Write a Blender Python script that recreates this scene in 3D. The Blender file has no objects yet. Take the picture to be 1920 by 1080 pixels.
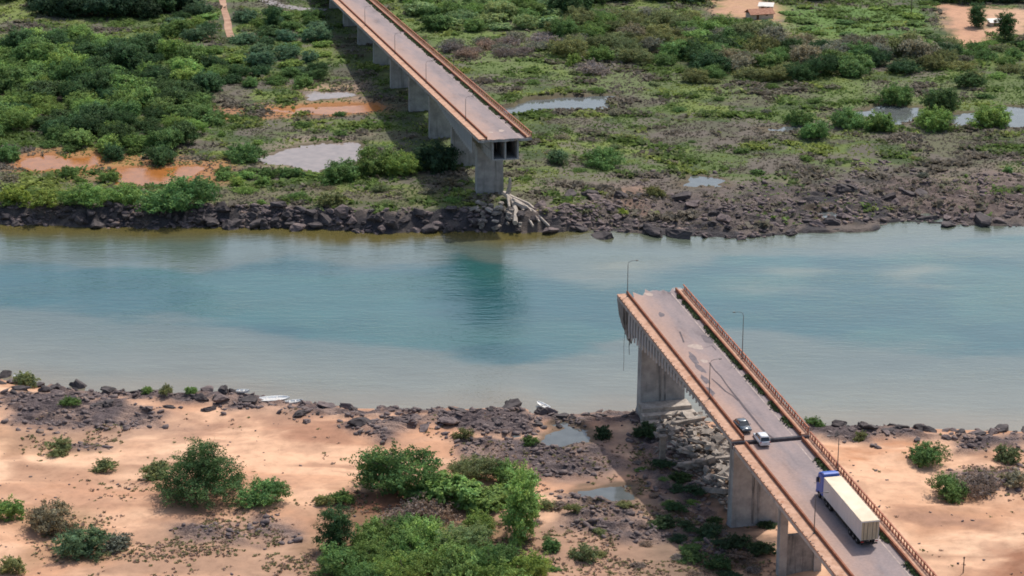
import bpy, bmesh, math, random
import numpy as np
from mathutils import Vector, Matrix

# ------------------------------------------------------------------ camera, world, sun, exposure
scene = bpy.context.scene
C = scene.collection
FPX, PITCH, CAMH = 4182.5, 0.31432, 145.49
cam_d = bpy.data.cameras.new('camera')
cam_d.sensor_width = 36.0
cam_d.lens = FPX / 1920 * 36.0
cam_d.clip_start, cam_d.clip_end = 1.0, 9000.0
cam = bpy.data.objects.new('camera', cam_d)
cam.location = (0, 0, CAMH)
cam.rotation_euler = (math.pi / 2 - PITCH, 0, 0)
C.objects.link(cam)
scene.camera = cam

SUNV = Vector((-0.35, -0.56, -1.0)).normalized()          # the way the light travels
SUN_EL = math.asin(-SUNV.z)
SUN_ROT = math.atan2(-SUNV.x, -SUNV.y)
world = bpy.data.worlds.new('World')
scene.world = world
world.use_nodes = True
wt = world.node_tree
bg = wt.nodes['Background']
sky = wt.nodes.new('ShaderNodeTexSky')
sky.sky_type = 'NISHITA'
sky.sun_disc = False
sky.sun_elevation = SUN_EL
sky.sun_rotation = SUN_ROT
sky.air_density = 1.2
sky.dust_density = 3.0
sky.ozone_density = 1.0
wt.links.new(sky.outputs[0], bg.inputs[0])
bg.inputs[1].default_value = 0.15
sun_d = bpy.data.lights.new('sun', 'SUN')
sun_d.energy = 3.7
sun_d.angle = math.radians(0.6)
sun_d.color = (1.0, 0.95, 0.87)
sun = bpy.data.objects.new('sun', sun_d)
sun.rotation_euler = SUNV.to_track_quat('-Z', 'Y').to_euler()
sun.location = (60, 400, 300)
C.objects.link(sun)
scene.view_settings.view_transform = 'Standard'
scene.view_settings.look = 'None'
scene.view_settings.exposure = 0.05
scene.view_settings.gamma = 1.0
scene.view_settings.use_curve_mapping = False
scene.cycles.filter_width = 1.75

random.seed(7)
rng = np.random.default_rng(11)

# ------------------------------------------------------------------ numeric helpers
def hash2(ix, iy, seed):
    n = (ix.astype(np.int64) * 374761393 + iy.astype(np.int64) * 668265263 + seed * 1442695041) & 0x7fffffff
    n = ((n ^ (n >> 13)) * 1274126177) & 0x7fffffff
    n = n ^ (n >> 16)
    return (n & 0xffff) / 65535.0
def vnoise(x, y, seed=0):
    ix, iy = np.floor(x), np.floor(y)
    fx, fy = x - ix, y - iy
    fx = fx * fx * fx * (fx * (fx * 6 - 15) + 10); fy = fy * fy * fy * (fy * (fy * 6 - 15) + 10)
    ix = ix.astype(np.int64); iy = iy.astype(np.int64)
    a, b = hash2(ix, iy, seed), hash2(ix + 1, iy, seed)
    c, d = hash2(ix, iy + 1, seed), hash2(ix + 1, iy + 1, seed)
    return (a * (1 - fx) + b * fx) * (1 - fy) + (c * (1 - fx) + d * fx) * fy
def fbm(x, y, scale, octv=4, seed=0, gain=0.5):
    x = np.asarray(x, float) / scale; y = np.asarray(y, float) / scale
    t = np.zeros(np.broadcast(x, y).shape); amp = 1.0; tot = 0
    for o in range(octv):
        t = t + amp * vnoise(x * 2 ** o + 17.3 * o, y * 2 ** o - 9.1 * o, seed + o * 7)
        tot += amp; amp *= gain
    return t / tot
def ridged(x, y, scale, octv=4, seed=0):
    x = np.asarray(x, float) / scale; y = np.asarray(y, float) / scale
    t = np.zeros(np.broadcast(x, y).shape); amp = 1.0; tot = 0
    for o in range(octv):
        v = 1 - np.abs(2 * vnoise(x * 2 ** o + 5.3 * o, y * 2 ** o + 3.7 * o, seed + o * 5) - 1)
        t = t + amp * v; tot += amp; amp *= 0.5
    return t / tot
def sstep(a, b, v):
    t = np.clip((v - a) / (b - a), 0, 1)
    return t * t * (3 - 2 * t)
def ray(px, py):
    u = (px - 960) / FPX; v = (py - 540) / FPX
    return (u, math.cos(PITCH) - v * math.sin(PITCH), -math.sin(PITCH) - v * math.cos(PITCH))
def onz(px, py, z):
    d = ray(px, py); t = (z - CAMH) / d[2]
    return d[0] * t, d[1] * t
def project(x, y, z):
    dy, dz = y, z - CAMH
    dep = dy * math.cos(PITCH) - dz * math.sin(PITCH)
    up = dy * math.sin(PITCH) + dz * math.cos(PITCH)
    return 960 + FPX * x / dep, 540 - FPX * up / dep

# ------------------------------------------------------------------ the lie of the land (world metres, water at z = 0)
FAR_PX = [(-900, 418), (-200, 420), (0, 420), (100, 422), (250, 428), (400, 425), (560, 428), (700, 437), (800, 432), (900, 432), (1000, 436),
          (1100, 433), (1220, 440), (1320, 445), (1420, 445), (1520, 432), (1600, 425), (1700, 415), (1780, 420), (1920, 425), (2200, 425), (2900, 425)]
NEAR_PX = [(-900, 660), (-200, 690), (0, 712), (80, 722), (150, 735), (250, 735), (330, 735), (420, 738), (480, 745), (530, 755), (600, 760),
           (700, 768), (800, 770), (900, 765), (960, 760), (1010, 770), (1060, 785), (1120, 775), (1200, 775), (1300, 790), (1400, 790),
           (1510, 795), (1600, 800), (1700, 803), (1800, 805), (1920, 808), (2200, 815), (2900, 820)]
fw = np.array([onz(a, b, 0) for a, b in FAR_PX]); nw = np.array([onz(a, b, 0) for a, b in NEAR_PX])
def y_far(x): return np.interp(x, fw[:, 0], fw[:, 1]) + 2.5 * (fbm(x, x * 0, 7, 3, 5) - .5)
def y_near(x): return np.interp(x, nw[:, 0], nw[:, 1]) + 2.5 * (fbm(x, x * 0 + 4, 6, 3, 9) - .5)

class Poly:
    """a closed outline on the ground, in world metres"""
    def __init__(self, pts):
        self.p = np.array(pts, float)
        self.b = (self.p[:, 0].min(), self.p[:, 0].max(), self.p[:, 1].min(), self.p[:, 1].max())
    def sd(self, x, y, pad=8.0):
        """signed distance, negative inside; +pad where far away"""
        x = np.asarray(x, float); y = np.asarray(y, float)
        out = np.full(x.shape, pad)
        m = (x > self.b[0] - pad) & (x < self.b[1] + pad) & (y > self.b[2] - pad) & (y < self.b[3] + pad)
        if not m.any(): return out
        X, Y = x[m], y[m]; d = np.full(X.shape, 1e9); ins = np.zeros(X.shape, bool)
        n = len(self.p)
        for i in range(n):
            ax, ay = self.p[i]; bx, by = self.p[(i + 1) % n]
            ex, ey = bx - ax, by - ay
            t = np.clip(((X - ax) * ex + (Y - ay) * ey) / (ex * ex + ey * ey + 1e-9), 0, 1)
            d = np.minimum(d, (X - ax - t * ex) ** 2 + (Y - ay - t * ey) ** 2)
            c = ((ay > Y) != (by > Y)) & (X < (bx - ax) * (Y - ay) / (by - ay + 1e-12) + ax)
            ins ^= c
        d = np.sqrt(d); out[m] = np.minimum(np.where(ins, -d, d), pad)
        return out

RUB_PX = [(1232, 792), (1290, 770), (1340, 790), (1395, 850), (1400, 960), (1340, 950), (1300, 890), (1236, 850)]
RUB = Poly([onz(a, b, 2.2) for a, b in RUB_PX])
def base_h(x, y):
    x = np.asarray(x, float); y = np.asarray(y, float)
    yf, yn = y_far(x), y_near(x)
    isf = y > 0.5 * (yf + yn)
    h = np.zeros(x.shape)
    if isf.any(): h[isf] = far_h(x[isf], y[isf], y[isf] - yf[isf])
    k = ~isf
    if k.any(): h[k] = near_h(x[k], y[k], yn[k] - y[k])
    df, dn = y - yf, yn - y
    inwater = (df < 0) & (dn < 0)
    h = np.where(inwater, h * 0.4 - 0.25 - 0.12 * np.minimum(-df, -dn), h)
    h = np.maximum(h, -4)
    return h + 1.6 * (1 - sstep(-6, 2, RUB.sd(x, y)))
def far_h(x, y, df):
    # far bank: a steep rock edge on the left, a wide rocky shelf on the right
    r = sstep(5, 40, x)
    A = 3.0 * (1 - r) + 1.3 * r; Wd = 5.0 * (1 - r) + 22.0 * r
    far = A * sstep(-0.5, Wd, df) + 0.011 * np.clip(df - 60, 0, 320) - 0.010 * np.clip(df - 12, 0, 70) * (1 - r)
    far = far + 0.9 * (fbm(x, y, 30, 3, 21) - .5) * sstep(5, 30, df)
    rw = 8 * (1 - r) + 42 * r
    rk = (1 - sstep(rw * .55, rw * 1.25, df + 14 * r * (fbm(x, y, 14, 3, 31) - .5)))
    far = far + rk * (ridged(x, y, 7.5, 4, 41) - .55) * (1.7 * (1 - r) + 1.5 * r) * sstep(-3, 3, df)
    far = far + rk * (ridged(x * .75 + y * .35, y * 1.1 - x * .2, 3.0, 3, 45) - .5) * 1.5 * sstep(-2, 2, df)
    return far
def near_h(x, y, dn):
    # near bank: sand in low swells behind a rocky rim
    near = 0.9 * sstep(-0.5, 7, dn) + 0.9 * sstep(10, 60, dn)
    near = near + (2.3 * (fbm(x, y * 1.5, 24, 3, 51) - .5) + .8 * (ridged(x, y * 1.4, 12, 2, 55) - .5)) * sstep(3, 18, dn)
    nk = near_rock(x, y, dn)
    near = near + nk * ((ridged(x, y, 4.0, 3, 61) - .4) * 1.5 + (ridged(x * .8 + y * .3, y, 1.9, 2, 63) - .5) * .9) * sstep(-2, 2, dn)
    return near
ROCK_N = []
def near_rock(x, y, dn):
    rim = (1 - sstep(4, 9, dn + 6 * (fbm(x, y, 9, 2, 71) - .5))) * sstep(.36, .52, fbm(x, y, 16, 2, 73))
    nz = 5 * (fbm(x, y, 6, 3, 75) - .5)
    for P in ROCK_N:
        rim = np.maximum(rim, 1 - sstep(-3, 1.5, P.sd(x, y) + nz))
    return rim
def gpf(hf, px, py):
    z = 1.5
    for _ in range(8):
        x, y = onz(px, py, z)
        z = 0.5 * z + 0.5 * float(hf(np.array([x]), np.array([y]))[0])
    x, y = onz(px, py, z)
    return x, y, z
for pp in ([(0, 735), (120, 735), (240, 752), (320, 770), (300, 800), (200, 800), (120, 815), (0, 805)],
           [(80, 840), (200, 825), (200, 845), (90, 855)],
           [(640, 800), (740, 775), (900, 758), (1010, 765), (1040, 790), (1010, 815), (900, 815), (800, 790), (720, 830)],
           [(830, 815), (1000, 820), (1130, 830), (1180, 850), (1180, 880), (1120, 900), (1000, 912), (980, 880), (850, 860)],
           [(1505, 795), (1640, 810), (1640, 835), (1530, 830)], [(1780, 815), (1930, 808), (1930, 850), (1800, 848)],
           [(1760, 880), (1850, 875), (1930, 870), (1930, 920), (1840, 925), (1770, 900)],
           [(1060, 780), (1230, 775), (1240, 800), (1130, 800)],
           [(1180, 800), (1260, 800), (1330, 930), (1300, 950), (1200, 900)],
           [(1040, 930), (1180, 945), (1260, 1010), (1200, 1035), (1060, 1000)], [(400, 745), (480, 742), (500, 760), (420, 775)], [(1220, 930), (1330, 960), (1400, 1060), (1300, 1060)], [(300, 985), (420, 985), (480, 1030), (330, 1030)], [(480, 975), (560, 985), (560, 1020), (470, 1010)], [(150, 765), (310, 772), (300, 800), (180, 805)]):
    ROCK_N.append(Poly([onz(a, b, 1.0) for a, b in pp]))

# standing water: outline in photo pixels, what it looks like
POND_DEF = [
    ('orange', [(33, 300), (100, 292), (182, 293), (178, 308), (150, 322), (95, 317), (40, 312)], 'shallow orange mud pool by the left grove', 'left orange'),
    ('orange', [(222, 318), (290, 311), (370, 316), (345, 336), (300, 346), (228, 344)], 'orange mud pool between grove and rocky bank', ''),
    ('grey', [(470, 312), (520, 288), (560, 274), (668, 268), (664, 300), (585, 325), (545, 310)], 'pale grey pond left of the far bridge piers', ''),
    ('orange', [(500, 206), (700, 198), (706, 208), (560, 214)], 'thin orange trickle reaching the bridge shadow', ''),
    ('grey', [(575, 174), (650, 170), (662, 181), (590, 186)], 'small pinkish pool beside the bridge shadow', ''),
    ('clear', [(948, 206), (1000, 186), (1140, 182), (1156, 194), (1120, 208), (960, 214)], 'long clear pond right of the far bridge deck', ''),
    ('clear', [(1612, 216), (1650, 200), (1728, 203), (1726, 226), (1680, 234)], 'clear pond between two bushes on the right', ''),
    ('clear', [(1782, 218), (1842, 208), (1848, 228), (1790, 236)], 'small clear pond between bushes near right edge', ''),
    ('clear', [(1880, 204), (1990, 196), (1990, 236), (1890, 236)], 'clear pond cut by the right photo edge', ''),
    ('clear', [(1436, 244), (1470, 234), (1508, 238), (1500, 250)], 'small clear puddle left of a low bush', ''),
    ('clear', [(1275, 350), (1300, 334), (1345, 340), (1345, 354)], 'puddle among dark rocks on far shelf', ''),
    ('clear', [(1525, 398), (1560, 396), (1600, 416), (1550, 420)], 'puddle by the waterline among rocks', ''),
    ('clear', [(1020, 818), (1060, 804), (1112, 804), (1108, 832), (1030, 834)], 'quiet pool behind the near rocky spit', ''),
    ('clear', [(1085, 922), (1130, 908), (1186, 910), (1176, 932), (1115, 938)], 'grey puddle beside the near bridge shadow', ''),
]
PONDS = []
for kind, pp, lab, _ in POND_DEF:
    w = [gpf(base_h, a, b) for a, b in pp]
    lv = float(np.percentile([q[2] for q in w], 25)) - 0.12
    w = [onz(a, b, lv) for a, b in pp]
    PONDS.append((kind, Poly(w), max(lv, 0.12), lab))
def H(x, y):
    h = base_h(x, y)
    for kind, P, lv, _ in PONDS:
        sd = P.sd(x, y, 12.0)
        m = sd < 11.9
        if not m.any(): continue
        s = sd[m] + 9.5 * (fbm(x[m], y[m] * 1.3, 8.0, 4, 91, .6) - .5)
        hm = h[m]
        # a basin: below the level inside, at least a hand above it just outside
        inside = lv - 0.06 - 0.3 * sstep(0, 3.0, -s)
        rim = np.maximum(hm, lv + 0.10)
        front = sstep(0.0, 1.0, s)
        k = 1 - sstep(6.0, 9.5, s)
        new = inside * (1 - front) + rim * front
        h[m] = hm * (1 - k) + new * k
    return h

# ------------------------------------------------------------------ material helpers
def new_mat(name):
    m = bpy.data.materials.new(name); m.use_nodes = True
    nt = m.node_tree
    return m, nt, nt.nodes['Principled BSDF']
def nd(nt, t, **kw):
    n = nt.nodes.new(t)
    for k, v in kw.items(): setattr(n, k, v)
    return n
def noise_node(nt, scale, detail=4, rough=.55, coord='Object', stretch=None):
    tc = nd(nt, 'ShaderNodeTexCoord'); n = nd(nt, 'ShaderNodeTexNoise')
    n.inputs['Scale'].default_value = scale; n.inputs['Detail'].default_value = detail; n.inputs['Roughness'].default_value = rough
    src = tc.outputs[coord]
    if stretch:
        mp = nd(nt, 'ShaderNodeMapping'); mp.inputs['Scale'].default_value = stretch
        nt.links.new(src, mp.inputs[0]); src = mp.outputs[0]
    nt.links.new(src, n.inputs['Vector'])
    return n
def ramp(nt, fac, stops):
    r = nd(nt, 'ShaderNodeValToRGB')
    el = r.color_ramp.elements
    while len(el) < len(stops): el.new(0.5)
    for e, (p, c) in zip(el, stops): e.position = p; e.color = (*c, 1) if len(c) == 3 else c
    nt.links.new(fac, r.inputs[0])
    return r
def mulc(nt, a, b, fac=1.0, mode='MULTIPLY'):
    m = nd(nt, 'ShaderNodeMix', data_type='RGBA', blend_type=mode)
    m.inputs[0].default_value = fac
    for s, v in ((6, a), (7, b)):
        if isinstance(v, tuple): m.inputs[s].default_value = (*v, 1)
        else: nt.links.new(v, m.inputs[s])
    return m.outputs[2]
def bump(nt, bsdf, height, strength=.5, dist=.1):
    b = nd(nt, 'ShaderNodeBump'); b.inputs['Strength'].default_value = strength; b.inputs['Distance'].default_value = dist
    nt.links.new(height, b.inputs['Height']); nt.links.new(b.outputs[0], bsdf.inputs['Normal'])
def mottled(name, c1, c2, scale=1.5, rough=.85, bstr=.3, bdist=.03, stains=None, stretch=None, metal=0.0):
    m, nt, p = new_mat(name)
    n = noise_node(nt, scale, 6, .62, stretch=stretch)
    r = ramp(nt, n.outputs[0], [(.32, c1), (.68, c2)])
    col = r.outputs[0]
    if stains:
        n2 = noise_node(nt, stains[0], 4, .6, stretch=stains[3] if len(stains) > 3 else None)
        r2 = ramp(nt, n2.outputs[0], [(stains[2], (0, 0, 0)), (min(stains[2] + .16, 1), (1, 1, 1))])
        mx = nd(nt, 'ShaderNodeMix', data_type='RGBA'); nt.links.new(r2.outputs[0], mx.inputs[0])
        nt.links.new(col, mx.inputs[6]); mx.inputs[7].default_value = (*stains[1], 1); col = mx.outputs[2]
    nt.links.new(col, p.inputs['Base Color'])
    p.inputs['Roughness'].default_value = rough; p.inputs['Metallic'].default_value = metal
    if rough > .6: p.inputs['Specular IOR Level'].default_value = .25
    if bstr: bump(nt, p, n.outputs[0], bstr, bdist)
    return m
def glossy(name, c, rough=.3, coat=0.0, metal=0.0):
    m, nt, p = new_mat(name)
    n = noise_node(nt, 2.0, 3)
    r = ramp(nt, n.outputs[0], [(.3, tuple(v * .88 for v in c)), (.7, tuple(min(1, v * 1.06) for v in c))])
    nt.links.new(r.outputs[0], p.inputs['Base Color'])
    p.inputs['Roughness'].default_value = rough; p.inputs['Coat Weight'].default_value = coat; p.inputs['Metallic'].default_value = metal
    return m
M = {}
# ground: class colour comes with the sheet, grain and relief from noise
m, nt, p = new_mat('ground'); M['ground'] = m
at = nd(nt, 'ShaderNodeAttribute'); at.attribute_name = 'tone'
ra = nd(nt, 'ShaderNodeAttribute'); ra.attribute_name = 'rocky'
n1 = noise_node(nt, .55, 8, .68); n2 = noise_node(nt, 3.2, 6, .7)
g1 = ramp(nt, n1.outputs[0], [(.28, (.62, .60, .58)), (.5, (1, 1, 1)), (.74, (1.28, 1.24, 1.2))])
g2 = ramp(nt, n2.outputs[0], [(.3, (.55, .55, .55)), (.62, (1.2, 1.2, 1.2))])
c1 = mulc(nt, at.outputs['Color'], g1.outputs[0], .55)
mx = nd(nt, 'ShaderNodeMix', data_type='RGBA', blend_type='MULTIPLY')
nt.links.new(ra.outputs['Fac'], mx.inputs[0]); nt.links.new(c1, mx.inputs[6]); nt.links.new(g2.outputs[0], mx.inputs[7])
nt.links.new(mx.outputs[2], p.inputs['Base Color'])
p.inputs['Roughness'].default_value = .92; p.inputs['Specular IOR Level'].default_value = .15
bp = nd(nt, 'ShaderNodeBump'); bp.inputs['Distance'].default_value = .35
ml = nd(nt, 'ShaderNodeMath', operation='MULTIPLY'); ml.inputs[1].default_value = .9
nt.links.new(ra.outputs['Fac'], ml.inputs[0]); nt.links.new(ml.outputs[0], bp.inputs['Strength'])
nt.links.new(n2.outputs[0], bp.inputs['Height']); nt.links.new(bp.outputs[0], p.inputs['Normal'])
# water
def water_mat(name, attr=None, col=(.1, .1, .1), rough=.06, wave=.35, scale=.9, ior=1.33):
    m, nt, p = new_mat(name)
    if attr:
        a = nd(nt, 'ShaderNodeAttribute'); a.attribute_name = attr
        n = noise_node(nt, .12, 5, .6, stretch=(.5, 1.0, 1))
        g = ramp(nt, n.outputs[0], [(.3, (.9, .9, .9)), (.7, (1.1, 1.1, 1.1))])
        nt.links.new(mulc(nt, a.outputs['Color'], g.outputs[0]), p.inputs['Base Color'])
    else:
        n = noise_node(nt, .35, 4)
        g = ramp(nt, n.outputs[0], [(.3, tuple(v * .8 for v in col)), (.7, tuple(v * 1.15 for v in col))])
        nt.links.new(g.outputs[0], p.inputs['Base Color'])
    p.inputs['Roughness'].default_value = rough; p.inputs['IOR'].default_value = ior
    w1 = noise_node(nt, scale, 4, .6, stretch=(.45, 1.0, 1)); w2 = noise_node(nt, scale * .38, 4, .6, stretch=(.28, 1.0, 1)); w3 = noise_node(nt, .07, 3, .5, stretch=(.5, 1.0, 1))
    m1 = nd(nt, 'ShaderNodeMath', operation='MULTIPLY_ADD'); nt.links.new(w1.outputs[0], m1.inputs[0]); m1.inputs[1].default_value = .45; nt.links.new(w2.outputs[0], m1.inputs[2])
    # calm and ruffled reaches
    rr = nd(nt, 'ShaderNodeMapRange'); nt.links.new(w3.outputs[0], rr.inputs[0]); rr.inputs[1].default_value = .35; rr.inputs[2].default_value = .65; rr.inputs[3].default_value = .55; rr.inputs[4].default_value = 1.25
    ad = nd(nt, 'ShaderNodeMath', operation='MULTIPLY'); nt.links.new(m1.outputs[0], ad.inputs[0]); nt.links.new(rr.outputs[0], ad.inputs[1])
    bump(nt, p, ad.outputs[0], wave, .6)
    return m
M['river'] = water_mat('river_water', 'tone', rough=.045, wave=.21, scale=1.6, ior=1.62)
M['clear'] = water_mat('pond_water', None, (.10, .11, .11), rough=.03, wave=.05)
M['grey'] = water_mat('silty_water', None, (.25, .195, .17), rough=.08, wave=.05)
M['orange'] = water_mat('orange_mud_water', None, (.34, .13, .035), rough=.16, wave=.06)
# foliage: tint is each plant's own, leaf by leaf variation comes with the leaves
def leaf_mat(name, trans=.36):
    m, nt, p = new_mat(name)
    oi = nd(nt, 'ShaderNodeObjectInfo'); a = nd(nt, 'ShaderNodeAttribute'); a.attribute_name = 'leaf'
    c = mulc(nt, oi.outputs['Color'], a.outputs['Color'])
    nt.links.new(c, p.inputs['Base Color']); p.inputs['Roughness'].default_value = .75; p.inputs['Specular IOR Level'].default_value = .15
    t = nd(nt, 'ShaderNodeBsdfTranslucent'); nt.links.new(c, t.inputs[0])
    mx = nd(nt, 'ShaderNodeMixShader'); mx.inputs[0].default_value = trans
    nt.links.new(p.outputs[0], mx.inputs[1]); nt.links.new(t.outputs[0], mx.inputs[2])
    nt.links.new(mx.outputs[0], nt.nodes['Material Output'].inputs[0])
    return m
M['leaf'] = leaf_mat('foliage')
M['bark'] = mottled('bark', (.10, .075, .055), (.2, .16, .12), 4, .95, .5, .03)
M['rock'] = mottled('basalt_rock', (.036, .031, .033), (.105, .088, .086), 1.6, .9, .8, .12, stains=(.7, (.16, .115, .09), .62))
M['rock2'] = mottled('weathered_rock', (.080, .064, .066), (.205, .158, .148), 1.8, .92, .8, .1, stains=(.6, (.33, .22, .15), .58))
M['concrete'] = mottled('weathered_concrete', (.235, .23, .228), (.41, .395, .38), .5, .9, .3, .03, stains=(.45, (.17, .165, .16), .56, (1.6, 1.6, .12)))
M['concrete_d'] = mottled('stained_concrete', (.15, .15, .15), (.30, .29, .285), .8, .9, .4, .04, stains=(.8, (.055, .055, .058), .52, (2, 2, .2)))
M['rubble'] = mottled('broken_concrete', (.15, .13, .115), (.34, .29, .25), 1.3, .95, .6, .06, stains=(.6, (.30, .17, .10), .60))
M['rib'] = mottled('pale_streaked_concrete', (.36, .38, .40), (.55, .57, .59), .8, .9, .3, .03)
M['rubble_p'] = mottled('pale_broken_concrete', (.26, .22, .19), (.48, .42, .36), 1.1, .95, .5, .05, stains=(.6, (.22, .16, .12), .62))
M['sidewalk'] = mottled('dusty_orange_concrete', (.36, .200, .130), (.55, .345, .245), .9, .93, .25, .02, stains=(.35, (.30, .13, .07), .58))
M['barrier'] = mottled('rusty_brown_kerb', (.17, .062, .035), (.32, .13, .075), 1.2, .9, .3, .02)
M['railing'] = mottled('red_dust_railing', (.26, .095, .06), (.46, .21, .14), 1.6, .9, .3, .02)
M['metal'] = mottled('galvanised_pole', (.085, .085, .085), (.16, .155, .15), 3, .6, .1, .01, metal=.5)
M['rebar'] = mottled('rusty_rebar', (.05, .035, .028), (.12, .07, .045), 5, .8, .2, .01)
M['dirt'] = mottled('red_dirt', (.27, .155, .105), (.45, .29, .20), .35, .95, .4, .05)
M['tarmac'] = mottled('grey_tarmac', (.20, .18, .18), (.30, .275, .27), .3, .9, .2, .02)
M['weeds'] = leaf_mat('weed_strip', .2)

# ------------------------------------------------------------------ object helpers
def props(o, label=None, cat=None, group=None, kind=None):
    if label: o['label'] = label
    if cat: o['category'] = cat
    if group: o['group'] = group
    if kind: o['kind'] = kind
    return o
def mesh(name, v, f, mat, smooth=False):
    me = bpy.data.meshes.new(name)
    me.from_pydata([tuple(q) for q in v], [], [tuple(q) for q in f])
    if mat: me.materials.append(mat)
    if smooth: me.polygons.foreach_set('use_smooth', [True] * len(me.polygons))
    me.update()
    return me
def add(name, me, parent=None, loc=(0, 0, 0), rot=(0, 0, 0), scale=(1, 1, 1)):
    o = bpy.data.objects.new(name, me); C.objects.link(o)
    o.location = loc; o.rotation_euler = rot; o.scale = scale
    if parent: o.parent = parent
    return o
def empty(name, loc, rot=(0, 0, 0)):
    o = bpy.data.objects.new(name, None); C.objects.link(o); o.location = loc; o.rotation_euler = rot
    o.empty_display_size = .5
    return o
class MB:
    """collects boxes, prisms and tubes for one mesh"""
    def __init__(s): s.v = []; s.f = []
    def poly(s, v, f):
        n = len(s.v); s.v += [tuple(q) for q in v]; s.f += [tuple(i + n for i in q) for q in f]; return s
    def box(s, x0, x1, y0, y1, z0, z1, fz=None):
        v = [(x, y, z) for z in (z0, z1) for x, y in ((x0, y0), (x1, y0), (x1, y1), (x0, y1))]
        if fz: v = [(x, y, z + fz(y)) for x, y, z in v]
        return s.poly(v, [(3, 2, 1, 0), (4, 5, 6, 7), (0, 1, 5, 4), (1, 2, 6, 5), (2, 3, 7, 6), (3, 0, 4, 7)])
    def tube(s, pts, rad, n=6):
        pts = [Vector(q) for q in pts]; k0 = len(s.v)
        if not hasattr(rad, '__len__'): rad = [rad] * len(pts)
        for i, q in enumerate(pts):
            d = (pts[min(i + 1, len(pts) - 1)] - pts[max(i - 1, 0)]).normalized()
            a = d.orthogonal().normalized() if abs(d.z) > .9 else d.cross(Vector((0, 0, 1))).normalized()
            b = d.cross(a)
            for j in range(n):
                t = 2 * math.pi * j / n
                s.v.append(tuple(q + (a * math.cos(t) + b * math.sin(t)) * rad[i]))
        for i in range(len(pts) - 1):
            for j in range(n):
                a0 = k0 + i * n + j; a1 = k0 + i * n + (j + 1) % n
                s.f.append((a0, a1, a1 + n, a0 + n))
        s.f.append(tuple(k0 + j for j in range(n))[::-1]); e = k0 + (len(pts) - 1) * n
        s.f.append(tuple(e + j for j in range(n)))
        return s
    def loft(s, rings, closed=True):
        k0 = len(s.v); n = len(rings[0])
        for r in rings: s.v += [tuple(q) for q in r]
        for i in range(len(rings) - 1):
            for j in range(n if closed else n - 1):
                a = k0 + i * n + j; b = k0 + i * n + (j + 1) % n
                s.f.append((a, b, b + n, a + n))
        if closed:
            s.f.append(tuple(k0 + j for j in range(n))[::-1]); e = k0 + (len(rings) - 1) * n
            s.f.append(tuple(e + j for j in range(n)))
        return s
    def build(s, name, mat, parent=None, smooth=False, loc=(0, 0, 0), rot=(0, 0, 0), bevel=0):
        me = mesh(name, s.v, s.f, mat, smooth)
        bm = bmesh.new(); bm.from_mesh(me)
        bmesh.ops.recalc_face_normals(bm, faces=bm.faces)
        if bevel: bmesh.ops.bevel(bm, geom=[e for e in bm.edges if e.calc_face_angle(0) > .5], offset=bevel, segments=2, affect='EDGES', clamp_overlap=True)
        bm.to_mesh(me); bm.free()
        return add(name, me, parent, loc, rot)
def np_mesh(name, verts, quads, mat, attrs=None, smooth=False):
    me = bpy.data.meshes.new(name)
    nv, nf, k = len(verts), len(quads), quads.shape[1]
    me.vertices.add(nv); me.vertices.foreach_set('co', np.ascontiguousarray(verts, np.float32).ravel())
    me.loops.add(nf * k); me.loops.foreach_set('vertex_index', np.ascontiguousarray(quads, np.int32).ravel())
    me.polygons.add(nf); me.polygons.foreach_set('loop_start', np.arange(nf, dtype=np.int32) * k)
    me.polygons.foreach_set('loop_total', np.full(nf, k, np.int32))
    if smooth: me.polygons.foreach_set('use_smooth', np.ones(nf, bool))
    for nm, (typ, data) in (attrs or {}).items():
        a = me.attributes.new(nm, typ, 'POINT')
        a.data.foreach_set('color' if typ == 'FLOAT_COLOR' else 'value', np.ascontiguousarray(data, np.float32).ravel())
    me.materials.append(mat)
    me.update(calc_edges=True); me.validate()
    return me

# ------------------------------------------------------------------ ground sheet
def spaced(a, b, d): return list(np.arange(a, b, d))
xs = [-4000, -2500, -1600, -1000, -700, -500, -380, -310, -270, -240] + spaced(-220, 220, .72) + [220, 240, 270, 310, 380, 500, 700, 1000, 1600, 2500, 4000]
ys = [-600, -200, 0, 100, 170, 210, 235, 250, 260] + spaced(268, 402, .48) + spaced(402, 470, 3.0) + spaced(470, 610, .75) + spaced(610, 830, 1.6) + [830, 840, 855, 880, 920, 980, 1080, 1250, 1500, 2000, 3000, 5000]
GX, GY = np.meshgrid(np.array(xs), np.array(ys))
gx, gy = GX.ravel(), GY.ravel()
gz = H(gx, gy)
XS, YS, GZ = np.array(xs, float), np.array(ys, float), gz.reshape(len(ys), len(xs))
def GH(x, y):
    x = np.atleast_1d(np.asarray(x, float)); y = np.atleast_1d(np.asarray(y, float))
    i = np.clip(np.searchsorted(XS, x) - 1, 0, len(XS) - 2); j = np.clip(np.searchsorted(YS, y) - 1, 0, len(YS) - 2)
    u = (x - XS[i]) / (XS[i + 1] - XS[i]); v = (y - YS[j]) / (YS[j + 1] - YS[j])
    return (GZ[j, i] * (1 - u) + GZ[j, i + 1] * u) * (1 - v) + (GZ[j + 1, i] * (1 - u) + GZ[j + 1, i + 1] * u) * v
def gp(px, py): return gpf(GH, px, py)
yf, yn = y_far(gx), y_near(gx)
df, dn = gy - yf, yn - gy
SOFT_N = fbm(gx, gy * 1.6, 8, 4, 3, .6) - .5
def mixc(a, b, t): return a * (1 - t[:, None]) + np.array(b)[None, :] * t[:, None]
def soft(pp, z, x, y, w=3.5, nz=11.0, seed=3):
    P = Poly([onz(a, b, z) for a, b in pp])
    return 1 - sstep(-w, w, P.sd(x, y, 12) + nz * SOFT_N)
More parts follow.
